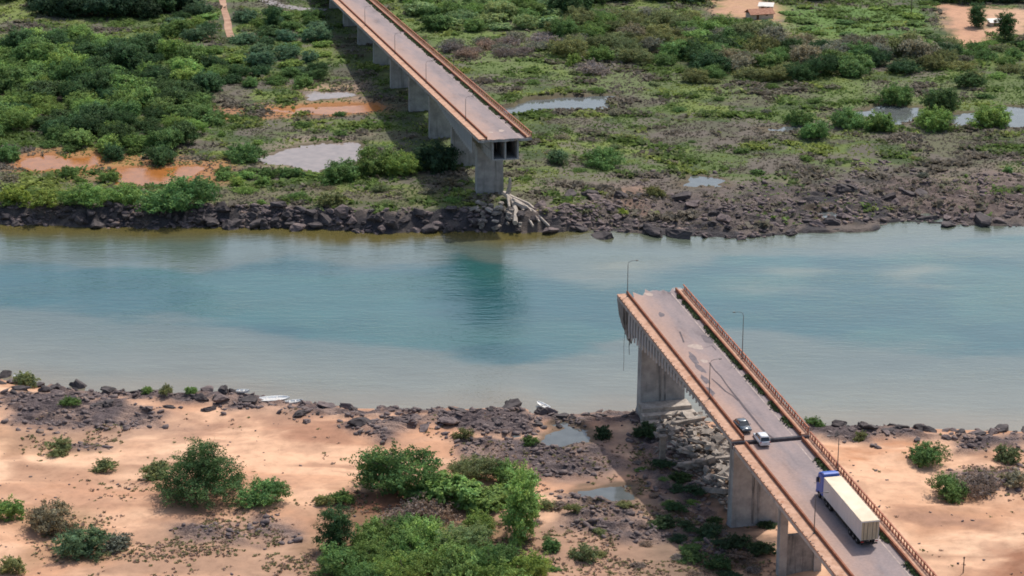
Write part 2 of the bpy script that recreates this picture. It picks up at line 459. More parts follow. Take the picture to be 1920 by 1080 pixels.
# far side: grass and herbs, brown scrub, rock
r_ = sstep(5, 45, gx)
green = np.zeros((len(gx), 3)) + np.array((.088, .122, .040))
green = mixc(green, (.130, .165, .046), sstep(.45, .62, fbm(gx, gy, 18, 4, 101)))
green = mixc(green, (.058, .080, .034), sstep(.52, .68, fbm(gx, gy, 9, 3, 103)))
scrub_bias = .10 * r_ * (1 - sstep(70, 120, df)) + .05 * (1 - sstep(20, 60, df)) - .05 * sstep(120, 220, df)
scrub = sstep(.49, .66, fbm(gx, gy * 1.6, 16, 4, 107) + scrub_bias)
far_c = mixc(green, (.102, .093, .070), scrub * .8)
far_c = mixc(far_c, (.130, .106, .096), sstep(.55, .7, fbm(gx, gy, 7, 3, 109) + scrub_bias * .7) * .7)
rw = 8 * (1 - r_) + 40 * r_
rockm = (1 - sstep(rw * .6, rw * 1.2, df + 16 * (fbm(gx, gy, 13, 3, 31) - .5) * (0.3 + r_)))
rock_c = mixc(np.zeros_like(green) + np.array((.056, .051, .054)), (.135, .110, .096), sstep(.45, .65, fbm(gx, gy, 5, 3, 111)))
far_c = far_c * (1 - rockm[:, None]) + rock_c * rockm[:, None]
for pp, c, k in (([(20, 285), (190, 280), (360, 300), (440, 305), (430, 350), (230, 355), (30, 325)], (.36, .17, .075), .75),
                 ([(390, 205), (520, 200), (720, 190), (720, 215), (560, 225), (400, 230)], (.36, .17, .08), .7),
                 ([(460, 300), (560, 262), (690, 255), (690, 320), (480, 330)], (.27, .21, .16), .6),
                 ([(560, 165), (680, 160), (690, 192), (560, 196)], (.40, .26, .18), .7),
                 ([(330, 55), (380, 55), (385, 80), (330, 80)], (.30, .17, .12), .9),
                 ([(1140, 355), (1200, 350), (1210, 395), (1150, 385)], (.36, .20, .12), .7),
                 ([(1760, 10), (1835, 18), (1850, 90), (1790, 95)], (.50, .28, .18), .9),
                 ([(1840, 20), (1930, 25), (1930, 70), (1850, 62)], (.52, .32, .21), .9),
                 ([(1340, 0), (1400, 0), (1480, 20), (1470, 50), (1420, 45), (1340, 30)], (.48, .28, .18), .85),
                 ([(1450, 52), (1530, 50), (1540, 85), (1450, 85)], (.28, .19, .14), .6),
                 ([(720, 50), (1040, 70), (1040, 130), (900, 150)], (.125, .170, .052), .7), ([(1480, 150), (1930, 150), (1930, 200), (1560, 205)], (.120, .155, .055), .6), ([(1000, 120), (1440, 150), (1440, 185), (1100, 180)], (.115, .155, .052), .6),
                 ([(0, 22), (60, 18), (80, 40), (0, 52)], (.16, .20, .055), .8),
                 ([(1460, 15), (1740, 20), (1760, 70), (1480, 75)], (.085, .16, .04), .7),
                 ([(1300, 60), (1440, 40), (1440, 80), (1310, 100)], (.15, .19, .05), .7),
                 ([(1640, 340), (1930, 290), (1930, 400), (1700, 380)], (.20, .145, .125), .55),
                 ([(980, 330), (1500, 330), (1500, 400), (980, 420)], (.165, .13, .115), .45),
                 ([(0, 330), (200, 340), (560, 350), (860, 360), (860, 390), (0, 385)], (.12, .105, .065), .6),
                 ([(560, 20), (650, 0), (700, 90), (860, 300), (780, 320), (640, 120)], (.05, .07, .035), .35)):  # dark strip beside the far deck: its cast shadow tinted into the ground
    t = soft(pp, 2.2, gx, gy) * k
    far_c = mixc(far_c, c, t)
# near side: sand, darker damp sand, rock, litter under the scrub
sand = np.zeros((len(gx), 3)) + np.array((.610, .372, .240))
sand = mixc(sand, (.47, .255, .155), sstep(.46, .66, fbm(gx, gy * 2.2, 22, 4, 121)) * .9)
sand = mixc(sand, (.66, .43, .285), sstep(.55, .75, fbm(gx, gy * 2, 30, 3, 123)) * .8)
sand = mixc(sand, (.40, .235, .155), sstep(.52, .66, fbm(gx, gy * 1.8, 9, 4, 125, .6)) * .55)
sand = mixc(sand, (.30, .165, .105), sstep(.80, .93, ridged(gx + 6 * fbm(gx, gy, 12, 2, 126), gy * 1.8, 34, 2, 127)) * .7 * sstep(4, 10, dn))
sand = mixc(sand, (.36, .19, .115), (1 - sstep(1.5, 7, dn)) * .75)
nk = near_rock(gx, gy, dn)
for pp, c, k in (([(500, 790), (640, 780), (680, 800), (640, 830), (520, 830)], (.33, .175, .112), 1.0),
                 ([(330, 770), (480, 775), (500, 800), (360, 812)], (.36, .195, .125), .9),
                 ([(1520, 832), (1720, 828), (1730, 850), (1560, 858)], (.42, .205, .11), 1.0),
                 ([(1660, 940), (1920, 930), (1920, 1000), (1720, 1010)], (.43, .235, .14), .9),
                 ([(1830, 1060), (1880, 1022), (1960, 1005), (1960, 1100), (1800, 1100)], (.27, .13, .078), 1.0),
                 ([(0, 805), (150, 800), (180, 840), (0, 850)], (.36, .20, .075), .5),
                 ([(300, 975), (560, 965), (600, 1080), (150, 1090), (260, 1010)], (.30, .19, .13), .75),
                 ([(60, 960), (180, 985), (240, 1040), (60, 1050)], (.24, .16, .09), .7), ([(0, 745), (330, 760), (420, 790), (250, 830), (0, 850)], (.30, .185, .13), .75), ([(420, 745), (640, 770), (560, 790), (440, 780)], (.30, .18, .125), .6),
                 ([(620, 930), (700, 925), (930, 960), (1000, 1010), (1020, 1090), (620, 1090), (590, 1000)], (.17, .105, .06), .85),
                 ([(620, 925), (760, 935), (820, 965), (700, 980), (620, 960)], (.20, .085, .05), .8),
                 ([(1000, 960), (1200, 900), (1300, 1000), (1300, 1090), (1000, 1090)], (.30, .19, .135), .75),
                 ([(1060, 790), (1180, 800), (1200, 960), (1060, 900)], (.24, .16, .125), .75),
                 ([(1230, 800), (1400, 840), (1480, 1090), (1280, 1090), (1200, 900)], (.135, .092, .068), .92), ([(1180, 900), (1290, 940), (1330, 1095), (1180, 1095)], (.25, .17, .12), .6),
                 ([(1690, 955), (1800, 965), (1890, 995), (1880, 1005), (1780, 985), (1690, 970)], (.30, .17, .115), .9),
                 ([(140, 900), (330, 915), (330, 950), (160, 940)], (.40, .22, .14), .8),
                 ([(1650, 1020), (1760, 1030), (1790, 1090), (1700, 1090)], (.45, .30, .20), .4)):
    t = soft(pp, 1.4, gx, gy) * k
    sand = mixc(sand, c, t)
nrock_c = mixc(np.zeros_like(green) + np.array((.120, .094, .094)), (.255, .180, .150), sstep(.42, .66, fbm(gx, gy, 3.6, 3, 131)))
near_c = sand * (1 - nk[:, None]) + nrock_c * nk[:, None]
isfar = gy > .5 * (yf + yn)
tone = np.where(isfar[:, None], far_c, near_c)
pn = 9.5 * (fbm(gx, gy * 1.3, 8.0, 4, 91, .6) - .5)
for kind, P, lv, _ in PONDS:
    sd = P.sd(gx, gy, 12.0) + pn
    tone = mixc(tone, (.30, .13, .05) if kind == 'orange' else (.105, .080, .055), (1 - sstep(.8, 3.6, sd)) * (P.sd(gx, gy, 12.0) < 11.9) * .8)
rocky = np.where(isfar, np.clip(.25 + rockm * .75, 0, 1), np.clip(.08 + nk * .9, 0, 1))
away = sstep(800, 835, gy) + sstep(205, 230, np.abs(gx)) * isfar
tone = mixc(tone, (.095, .120, .050), np.clip(away, 0, 1))
rn = len(ys); cn = len(xs)
ii = (np.arange(rn - 1)[:, None] * cn + np.arange(cn - 1)[None, :]).ravel()
quads = np.stack([ii, ii + 1, ii + 1 + cn, ii + cn], 1)
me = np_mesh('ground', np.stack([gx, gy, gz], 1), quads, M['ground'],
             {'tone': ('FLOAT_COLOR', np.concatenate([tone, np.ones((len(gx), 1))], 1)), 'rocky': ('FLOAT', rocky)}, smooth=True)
fr = rocky[quads].mean(1)
me.polygons.foreach_set('use_smooth', fr < .55)
g = add('ground', me); props(g, 'sandy near bank and green rocky far bank of the river', 'ground', kind='structure')

# ------------------------------------------------------------------ river
rx = np.array([-4000, -2000, -1000, -500, -300] + spaced(-240, 240, 1.5) + [240, 300, 500, 1000, 2000, 4000]); ry = np.array(spaced(340, 520, 1.2))
RX, RY = np.meshgrid(rx, ry); x_, y_ = RX.ravel(), RY.ravel()
up_px = [(-300, 495), (0, 495), (200, 490), (350, 512), (420, 500), (520, 482), (650, 500), (750, 492), (850, 475), (960, 500), (1100, 525), (1250, 505), (1400, 475), (1600, 470), (1800, 452), (1920, 440), (2300, 430)]
lo_px = [(-300, 580), (0, 585), (150, 600), (300, 605), (450, 612), (560, 650), (620, 652), (760, 655), (900, 680), (980, 690), (1060, 672), (1180, 640), (1350, 622), (1500, 640), (1700, 660), (1920, 680), (2300, 690)]
U = np.array([onz(a, b, 0) for a, b in up_px]); L = np.array([onz(a, b, 0) for a, b in lo_px])
wx = x_ + 18 * (fbm(x_, y_ * 1.6, 22, 5, 201, .6) - .5); wy = y_ + 16 * (fbm(x_ * .6, y_ * 1.6, 13, 6, 203, .62) - .5)
du = np.interp(wx, U[:, 0], U[:, 1]) - wy; dl = wy - np.interp(wx, L[:, 0], L[:, 1])
blue = sstep(-3, 7, du) * sstep(-1.5, 8, dl)
dF = y_far(x_) - y_; dN = y_ - y_near(x_)
wc = np.zeros((len(x_), 3)) + np.array((.138, .146, .118))
wc = mixc(wc, (.082, .110, .098), sstep(12, 36, dN))
wc = mixc(wc, (.190, .158, .108), (1 - sstep(2, 14, dN)) * .8)
wc = mixc(wc, (.085, .115, .098), sstep(-30, 6, -du * 0 + 12 - du) * (1 - sstep(-10, 4, du)))
wc = mixc(wc, (.105, .088, .028), (1 - sstep(3, 15, dF + 8 * (fbm(x_, y_, 20, 3, 205) - .5))) * (1 - .75 * sstep(0, 40, x_)))
wc = mixc(wc, (.008, .068, .074), blue)
wc = mixc(wc, (.022, .092, .086), blue * sstep(.45, .66, fbm(x_, y_ * 1.5, 26, 4, 207)) * .8)
for a, b, sx, sy, k in ((1480, 508, 10, 4, .55), (1725, 515, 8, 5, .7), (1430, 540, 9, 3, .35), (1165, 494, 7, 2.5, .6), (1120, 520, 14, 4, .3), (1830, 470, 22, 5, .35)):
    cx, cy = onz(a, b, 0)
    t = np.exp(-(((wx - cx) / sx) ** 2 + ((wy - cy) / sy) ** 2)) * k
    wc = mixc(wc, (.17, .175, .13), t)
n_ = len(ry); c_ = len(rx)
ii = (np.arange(n_ - 1)[:, None] * c_ + np.arange(c_ - 1)[None, :]).ravel()
me = np_mesh('river', np.stack([x_, y_, 0 * x_], 1), np.stack([ii, ii + 1, ii + 1 + c_, ii + c_], 1), M['river'],
             {'tone': ('FLOAT_COLOR', np.concatenate([wc, np.ones((len(x_), 1))], 1))}, smooth=True)
props(add('river', me), 'blue-green river with beige silt along its banks', 'river', kind='structure')
for kind, P, lv, lab in PONDS:
    c0 = P.p.mean(0); v = []; 
    for q in P.p:
        d = q - c0; d = d / (np.linalg.norm(d) + 1e-6)
        v.append((q[0] + d[0] * 5.5 - c0[0], q[1] + d[1] * 5.5 - c0[1], 0))
    o = add('pond', mesh('pond', v, [tuple(range(len(v)))], M[kind]), loc=(c0[0], c0[1], lv))
    if o.data.polygons[0].normal.z < 0: o.data.flip_normals()
    props(o, lab, 'pond', kind='structure')
def strip(name, pix, wpx, mat, label, cat, lift=.12, z0=2.5):
    pts = []
    for (a, b) in pix: pts.append(gp(a, b)[:2])
    pts = np.array(pts); fine = []
    for i in range(len(pts) - 1):
        for t in np.linspace(0, 1, 14, endpoint=False): fine.append(pts[i] * (1 - t) + pts[i + 1] * t)
    fine.append(pts[-1]); fine = np.array(fine)
    d = np.gradient(fine, axis=0); d /= np.linalg.norm(d, axis=1)[:, None] + 1e-9
    nrm = np.stack([-d[:, 1], d[:, 0]], 1)
    cols = np.linspace(-1, 1, 5); v = []; 
    for i, q in enumerate(fine):
        wv = wpx * (1 + .25 * (float(fbm(np.array([q[0]]), np.array([q[1]]), 6, 2, 77)[0]) - .5))
        for c in cols:
            w = q + nrm[i] * c * wv
            v.append((w[0], w[1], float(GH(w[0], w[1])[0]) + lift))
    f = [(i * 5 + j, i * 5 + j + 1, i * 5 + j + 6, i * 5 + j + 5) for i in range(len(fine) - 1) for j in range(4)]
    o = add(name, mesh(name, v, f, mat, True)); props(o, label, cat, kind='structure'); return o
strip('dirt_track', [(408, -60), (417, 0), (420, 18), (427, 40), (428, 56), (433, 70)], 1.15, M['dirt'], 'red dirt track running down through the bushes at the top left', 'track')
strip('road', [(440, -40), (490, -4), (520, 10), (560, 17), (610, 20)], 2.4, M['tarmac'], 'narrow grey road curving in beneath the far bridge', 'road')

# ------------------------------------------------------------------ the broken bridge: local x across the deck, local y along it
TH = 0.22665; X0 = 104.93
DV = (-math.sin(TH), math.cos(TH)); NV = (math.cos(TH), math.sin(TH))
def bw(off, s): return (NV[0] * (X0 + off) + DV[0] * s, NV[1] * (X0 + off) + DV[1] * s)
def zdeck(s): return 16.5 + (s - 252) * .0385 if s < 420 else 20.8 - (s - 481) * .0393
SLOPE = .0385
def gz_at(x, y): return float(GH(x, y)[0])
def road_mat(name):
    m, nt, p = new_mat(name)
    n = noise_node(nt, .16, 5, .6, stretch=(2.2, .5, 1)); n2 = noise_node(nt, .55, 6, .65, stretch=(1.0, .35, 1)); n3 = noise_node(nt, 2.2, 5, .6)
    base = ramp(nt, n.outputs[0], [(.28, (.155, .128, .130)), (.42, (.232, .192, .192)), (.58, (.272, .218, .212)), (.74, (.330, .245, .220))])
    # red dust drifts towards the left kerb
    tc = nd(nt, 'ShaderNodeTexCoord'); sp = nd(nt, 'ShaderNodeSeparateXYZ'); nt.links.new(tc.outputs['Object'], sp.inputs[0])
    ad = nd(nt, 'ShaderNodeMath', operation='MULTIPLY_ADD'); nt.links.new(n2.outputs[0], ad.inputs[0]); ad.inputs[1].default_value = 6.0; nt.links.new(sp.outputs[0], ad.inputs[2])
    dr = ramp(nt, ad.outputs[0], [(0, (1, 1, 1)), (1, (0, 0, 0))]); dr.color_ramp.elements[0].position = .0
    mr = nd(nt, 'ShaderNodeMapRange'); nt.links.new(ad.outputs[0], mr.inputs[0]); mr.inputs[1].default_value = 3.8; mr.inputs[2].default_value = 8.5; mr.inputs[3].default_value = .8; mr.inputs[4].default_value = 0
    mx = nd(nt, 'ShaderNodeMix', data_type='RGBA'); nt.links.new(mr.outputs[0], mx.inputs[0]); nt.links.new(base.outputs[0], mx.inputs[6]); mx.inputs[7].default_value = (.40, .262, .205, 1)
    g = ramp(nt, n3.outputs[0], [(.3, (.88, .88, .88)), (.7, (1.08, 1.08, 1.08))])
    c = mulc(nt, mx.outputs[2], g.outputs[0])
    nt.links.new(c, p.inputs['Base Color']); p.inputs['Roughness'].default_value = .9; p.inputs['Specular IOR Level'].default_value = .2
    bump(nt, p, n3.outputs[0], .15, .02)
    return m
M['deck_road'] = road_mat('dusty_asphalt')
M['patch_d'] = mottled('dark_damp_patch', (.10, .085, .095), (.17, .14, .145), 1.2, .8, .1, .01)
M['patch_l'] = mottled('pale_cement_patch', (.32, .255, .225), (.46, .365, .31), 1.5, .95, .2, .01)
M['edge_line'] = mottled('worn_edge_line', (.26, .205, .185), (.50, .41, .36), 1.2, .9, .1, .01)
M['crack'] = mottled('tar_crack_joint_shade', (.075, .06, .065), (.12, .10, .105), 2, .9, .1, .01)  # tar cracks, and the painted shade inside the open joint

post_me = None
def rail_post_mesh():
    b = MB()
    b.box(-.10, .10, -.10, .10, 0, .92); b.box(-.14, .14, -.14, .14, .92, 1.0)
    me = mesh('railing_post', b.v, b.f, M['railing']); return me
post_me = rail_post_mesh()
def bal_mesh():
    b = MB(); b.box(-.06, .06, -.07, .07, 0, .75)
    return mesh('baluster', b.v, b.f, M['railing'])
bal_me = bal_mesh()
b = MB(); b.box(-.08, .08, -.09, .09, 0, .09); b.box(-.05, .05, -.05, .05, .09, .14)
stub_me = mesh('railing_stub', b.v, b.f, M['rubble'])

def torn(n, a0, a1, amp, seed):
    """offsets along the deck of a ragged broken edge"""
    r = random.Random(seed)
    return [(a0 + (a1 - a0) * i / n, amp * (r.random() - .5)) for i in range(n + 1)]
def slab(name, parent, x0, x1, s0, s1, zt, th, mat, zf, e0=None, e1=None, seg=6.0):
    """a deck layer following the grade, either end optionally ragged"""
    n = 14 if (e0 or e1) else 1
    rows = max(2, int((s1 - s0) / seg) + 1)
    v, f = [], []
    for k in (0, 1):
        for i in range(rows):
            for j in range(n + 1):
                x = x0 + (x1 - x0) * j / n
                s = s0 + (s1 - s0) * i / (rows - 1)
                if i == 0 and e0: s += e0(x)
                if i == rows - 1 and e1: s += e1(x)
                v.append((x, s, zf(s) + zt - th * k))
    L_ = rows * (n + 1)
    for i in range(rows - 1):
        for j in range(n):
            a = i * (n + 1) + j
            f.append((a, a + 1, a + n + 2, a + n + 1)); f.append((a + L_, a + n + 1 + L_, a + n + 2 + L_, a + 1 + L_))
        a = i * (n + 1); f.append((a, a + n + 1, a + n + 1 + L_, a + L_))
        a = i * (n + 1) + n; f.append((a, a + L_, a + n + 1 + L_, a + n + 1))
    for j in range(n):
        f.append((j, j + L_, j + 1 + L_, j + 1)); a = (rows - 1) * (n + 1) + j; f.append((a, a + 1, a + 1 + L_, a + L_))
    o = add(name, mesh(name, v, f, mat), parent)
    return o
def ragged(seed, amp):
    r = random.Random(seed); ks = [r.random() for _ in range(40)]
    def fn(x):
        t = (x + 4) * 1.25; i = int(math.floor(t)); u = t - i
        return amp * ((ks[i % 40] * (1 - u) + ks[(i + 1) % 40] * u) - .5)
    return fn
def bracket_mesh(depth):
    b = MB()
    # a tapered cantilever rib under the overhanging slab: deep at the web, shallow at the edge
    t = .16
    prof_ = [(0, 0), (-2.1, 0), (-2.1, -.30), (-.5, -depth * .62), (0, -depth)]
    v = [(x, -t, z) for x, z in prof_] + [(x, t, z) for x, z in prof_]
    n = len(prof_)
    f = [tuple(range(n)), tuple(range(2 * n - 1, n - 1, -1))] + [(i, i + n, (i + 1) % n + n, (i + 1) % n) for i in range(n)]
    return mesh('bracket', *(lambda q: (q[0], q[1]))((v, f)), M['concrete'])
def weeds_mesh(s0, s1, zf, s_ref, dens=26, wid=.75, seed=5):
    r = np.random.default_rng(seed); n = int((s1 - s0) * dens)
    s = r.uniform(s0, s1, n)
    keep = fbm(s, s * 0, 3.5, 3, seed) > .40
    s = s[keep]; n = len(s); x = 9.08 - np.abs(r.normal(0, wid * .42, n)); x = np.clip(x, 9.08 - wid * 1.25, 9.08)
    sz = r.uniform(.18, .42, n)
    z = np.array([zf(q) for q in s + s_ref])
    a = r.uniform(0, 6.28, n); tilt = r.uniform(.2, 1.0, n)
    dx, dy = np.cos(a), np.sin(a)
    p0 = np.stack([x, s, z + .01], 1)
    side = np.stack([-dy, dx, 0 * dx], 1) * sz[:, None] * .5
    tip = np.stack([dx * tilt, dy * tilt, 0 * dx + 1.0], 1) * sz[:, None]
    v = np.stack([p0 - side * .6, p0 + side * .6, p0 + side + tip, p0 - side + tip], 1).reshape(-1, 3)
    q = np.arange(n * 4).reshape(-1, 4)
    col = np.repeat(r.uniform(.6, 1.3, n), 4)[:, None] * np.array([[1, 1, 1]])
    return np_mesh('weed_strip', v, q, M['weeds'], {'leaf': ('FLOAT_COLOR', np.concatenate([col, np.ones((len(col), 1))], 1))})

def build_span(B, sB, s0, s1, zf, e0=None, e1=None, lift=0.0, seed=1):
    """deck, walks, kerbs and railing between two stations; B sits at station sB"""
    zl = lambda q: zf(q + sB) + lift - B.location.z
    a, b_ = s0 - sB, s1 - sB
    sl = slab('deck_slab', B, -1.75, 10.75, a, b_, -.05, .55, M['concrete'], zl, e0, e1)
    slab('road_surface', B, .28, 9.12, a + .05, b_ - .05, .0, .045, M['deck_road'], zl, e0, e1)
    k = 1.0
    slab('sidewalk', B, -1.72, -.02, a + .03, b_ - .35, .24, .285, M['sidewalk'], zl)
    slab('sidewalk', B, 9.42, 10.70, a + .03, b_ - .25, .24, .285, M['sidewalk'], zl)
    slab('kerb_barrier', B, 0, .26, a + .03, b_ - .30, .74, .785, M['barrier'], zl)
    slab('kerb_barrier', B, 9.14, 9.40, a + .03, b_ - .15, .62, .665, M['barrier'], zl)
    slab('edge_line', B, 8.02, 8.20, a + .4, b_ - 1.2, .010, .008, M['edge_line'], zl)
    o = add('weed_strip', weeds_mesh(a + .5, b_ - 2.5, zl, 0.0, seed=seed), B); o['kind'] = 'stuff'; o.color = (.075, .105, .045, 1)
    return zl
def railing(B, zl, a, b_, near=True):
    slab('top_rail', B, 10.50, 10.70, a + .05, b_ - .05, 1.22, .16, M['railing'], zl)
    slab('bottom_rail', B, 10.53, 10.67, a + .05, b_ - .05, .46, .10, M['railing'], zl)
    s = a + .3; k = 0
    step = 1.0 if near else 2.0
    while s < b_ - .2:
        if near:
            add('railing_post' if k % 3 == 0 else 'baluster', post_me if k % 3 == 0 else bal_me, B, (10.60, s, zl(s) + .235), (random.uniform(-.03, .03), 0, 0))
        else:
            add('railing_post', post_me, B, (10.60, s, zl(s) + .235))
        s += step; k += 1
def girder(B, zl, a, b_, depths, x0=1.45, x1=7.75, mat=None, open_end=None):
    """hollow box under the slab; depths = [(s, depth)]"""
    ds = sorted(depths)
    dep = lambda s: float(np.interp(s, [q[0] for q in ds], [q[1] for q in ds]))
    st = [a + (b_ - a) * i / 12 for i in range(13)]
    for nm, xa, xb in (('girder_web', x0, x0 + .4), ('girder_web', (x0 + x1) / 2 - .18, (x0 + x1) / 2 + .18), ('girder_web', x1 - .4, x1)):
        m_ = MB(); m_.loft([[(xa, s, zl(s) - .6), (xb, s, zl(s) - .6), (xb, s, zl(s) - .6 - dep(s)), (xa, s, zl(s) - .6 - dep(s))] for s in st])
        m_.build(nm, mat or M['concrete'], B)
    m_ = MB(); m_.loft([[(x0 - .05, s, zl(s) - .6 - dep(s)), (x1 + .05, s, zl(s) - .6 - dep(s)), (x1 + .05, s, zl(s) - .9 - dep(s)), (x0 - .05, s, zl(s) - .9 - dep(s))] for s in st])
    m_.build('girder_floor', mat or M['concrete'], B)
    return dep
def brackets(B, zl, a, b_, dep, step=2.0):
    s = a
    shared = {}
    while s < b_:
        d = round(min(2.6, dep(s) * .75) * 2) / 2
        if d not in shared: shared[d] = bracket_mesh(d)
        add('bracket', shared[d], B, (1.44, s, zl(s) - .61))
        s += step
def pier(B, s, x0, x1, thick, ztop, zbot, mat, grooves=True, foot=None):
    yb = thick / 2
    m_ = MB()
    n = 10; v = []
    def ring(z, g):
        return [(x0 - g, s - yb - g, z), (x1 + g, s - yb - g, z), (x1 + g, s + yb + g, z), (x0 - g, s + yb + g, z)]
    m_.loft([ring(zbot, .28), ring(zbot + .8, .12), ring((zbot + ztop) / 2, .05), ring(ztop, 0)])
    P = m_.build('pier', mat, B)
    if grooves:
        for gx_ in ([x0 + .9 * (x1 - x0) * .48, x0 + (x1 - x0) * .55]):
            g_ = MB(); g_.box(gx_ - .16, gx_ + .16, s - yb - .17, s - yb - .02, zbot + .9, ztop)
            g_.build('drain_channel', M['concrete_d'], P)
    if foot:
        for i in range(foot):
            e = .7 * (i + 1); f_ = MB(); f_.box(x0 - e, x1 + e, s - yb - e * 1.1, s + yb + e, zbot - .55 * (i + 1), zbot - .55 * i - (.003 * i))
            f_.build('footing_step', M['rubble'], P)
    return P

# near half of the bridge: approach, joint at s = 299, cantilever to s = 364
sB = 300.0
NEAR = empty('collapsed_bridge', (*bw(0, sB), 0.0), (0, 0, TH))
props(NEAR, 'near half of the collapsed road bridge carrying the truck and two cars', 'bridge')
e_tip = ragged(3, 4.2)
def e_tip2(x): return e_tip(x) + .35 * (x - 4.5) * .35
zA = build_span(NEAR, sB, 215, 298.35, zdeck, seed=3)
zC = build_span(NEAR, sB, 299.1, 364.5, zdeck, e1=e_tip2, lift=.38, seed=4)
railing(NEAR, zA, 215 - sB, 298.55 - sB); railing(NEAR, zC, 299.1 - sB, 364.2 - sB)
for zl, a, b_ in ((zA, -84.5, -1.7), (zC, -.6, 63.5)):
    s = a
    while s < b_:
        if random.random() < .88: add('railing_stub', stub_me, NEAR, (-1.62, s, zl(s) + .235), (0, random.uniform(-.25, .1), random.uniform(-.2, .2)))
        s += 1.5
depA = girder(NEAR, zA, 215 - sB, 298.4 - sB, [(-85, 1.7), (-14, 2.0), (-1.6, 2.2)])
depC = girder(NEAR, zC, 299.2 - sB, 362.0 - sB, [(-.8, 1.6), (7, 1.8), (40, 2.6), (57, 4.6), (63, 4.2)])
brackets(NEAR, zA, -84, -2, depA, 2.5); brackets(NEAR, zC, 1, 62, depC, 2.0)
gpz = lambda s, o=4.6: gz_at(*bw(o, s))
pier(NEAR, 358.2 - sB, 1.0, 9.0, 2.2, zC(58) - 4.8, max(.9, gpz(358)), M['concrete'], foot=2)
for i, (ya, yb_, dz) in enumerate(((53.6, 56.9, 2.1), (51.9, 53.58, 1.4), (50.1, 51.88, .7))):
    m_ = MB(); m_.box(.4 - i * .5, 9.4 + i * .3, ya, yb_, gpz(353) - 1.0, gpz(353) + dz); m_.build('footing_step', M['rubble_p'], NEAR, bevel=.06)
pier(NEAR, 307.0 - sB, 1.1, 8.9, 1.9, zC(7) - 2.0, gpz(307) - .5, M['concrete'])
m_ = MB(); m_.box(1.5, 2.7, -14.7, -13.4, 0, zA(-14) - 2.5); m_.build('column', M['concrete'], NEAR)
m_ = MB(); m_.box(7.0, 8.2, -14.7, -13.4, 0, zA(-14) - 2.5); m_.build('column', M['concrete'], NEAR)
m_ = MB(); m_.box(2.72, 6.98, -14.4, -13.7, 0, gpz(286) + 6.2); m_.build('pier_wall', M['concrete_d'], NEAR)
m_ = MB(); m_.box(1.2, 8.5, -15.0, -13.1, zA(-14) - 3.4, zA(-14) - 2.55); m_.build('pier_cap', M['concrete_d'], NEAR)
pier(NEAR, 258 - sB, 1.3, 8.5, 1.6, zA(-42) - 2.4, gpz(258) - .5, M['concrete'])
b = MB(); b.box(-.12, .12, -.14, .14, -1.0, 0); rib2 = mesh('edge_rib', b.v, b.f, M['rib']); b = MB(); b.box(-.07, .07, -.75, .75, -1.0, 0); pan2 = mesh('edge_panel', b.v, b.f, M['concrete_d'])
def edge_ribs(B, zl, a, b_, dep_a, dep_b, step=1.7):
    s = a
    while s <= b_:
        t = (s - a) / (b_ - a); d = dep_a + (dep_b - dep_a) * t ** 1.4
        add('edge_rib', rib2, B, (-1.15, s, zl(s) - .605), scale=(1, 1, d)); add('edge_panel', pan2, B, (-.92, s + step / 2, zl(s) - .605), scale=(1, 1, d * .82))
        s += step
edge_ribs(NEAR, zC, 12, 58, .9, 5.2)
# torn end: hanging ribs of broken slab and reinforcement under the left corner
m_ = MB()
r = random.Random(12)
for i in range(10):
    x = -1.72 + i * .40; L_ = (5.0, 6.4, 7.4, 7.6, 7.0, 6.2, 5.6, 4.6, 4.4, 4.2)[i] + r.uniform(-.4, .4); y0 = 59.5 + r.uniform(0, .8); zt_ = zC(62) - .58
    m_.loft([[(x, y0, zt_), (x + .43, y0, zt_), (x + .43, 64.2 + r.uniform(-.4, .4), zt_), (x, 64.2, zt_)],
             [(x + .2, y0 + .6, zt_ - L_ * .55), (x + .66, y0 + .8, zt_ - L_ * .55), (x + .66, 63.6, zt_ - L_ * .55), (x + .2, 63.5, zt_ - L_ * .55)],
             [(x + .7, y0 + 1.4, zt_ - L_), (x + .95, y0 + 1.5, zt_ - L_), (x + .95, 62.6, zt_ - L_), (x + .7, 62.5, zt_ - L_)]])
m_.build('torn_slab', M['concrete_d'], NEAR)
for i in range(11):
    x = r.uniform(-1.6, 8.5); L_ = r.uniform(2, 6) if i > 3 else (13.5, 8.8, 10.5, 7.5)[i]
    if i <= 3: x = (-.4, .45, .25, 1.0)[i]
    m_ = MB(); q = [(x, 62.8, zC(62) - .4)]
    for k in range(6):
        q.append((q[-1][0] + r.uniform(-.12, .12), q[-1][1] + r.uniform(-.1, .25), q[-1][2] - L_ / 6))
    m_.tube(q, .05 if i else .035, 5).build('hanging_rebar', M['rebar'], NEAR)
# flat marks on the road: pale patches, dark damp streaks, cracks
def decal(B, sB_, zl, pts, mat, name, lift=.016):
    v = [(x, s - sB_, zl(s - sB_) + lift) for x, s in pts]
    o = add(name, mesh(name, v, [tuple(range(len(v)))], mat), B)
    if o.data.polygons[0].normal.z < 0: o.data.flip_normals()
    return o
def blob(cx, cs, rx_, rs, seed, n=18, amp=.35):
    r = random.Random(seed); ph = [r.uniform(0, 6.28) for _ in range(3)]
    out = []
    for i in range(n):
        t = 2 * math.pi * i / n; k = 1 + amp * (math.sin(2 * t + ph[0]) * .5 + math.sin(3 * t + ph[1]) * .35 + math.sin(5 * t + ph[2]) * .3)
        out.append((cx + rx_ * k * math.cos(t), cs + rs * k * math.sin(t)))
    return out
def px_deck(px, py, lift=0.0):
    """photo pixel -> (across, along) on the deck"""
    z = 18.5
    for _ in range(8):
        x, y = onz(px, py, z); s = x * DV[0] + y * DV[1]; z = zdeck(s) + lift
    return x * NV[0] + y * NV[1] - X0, s
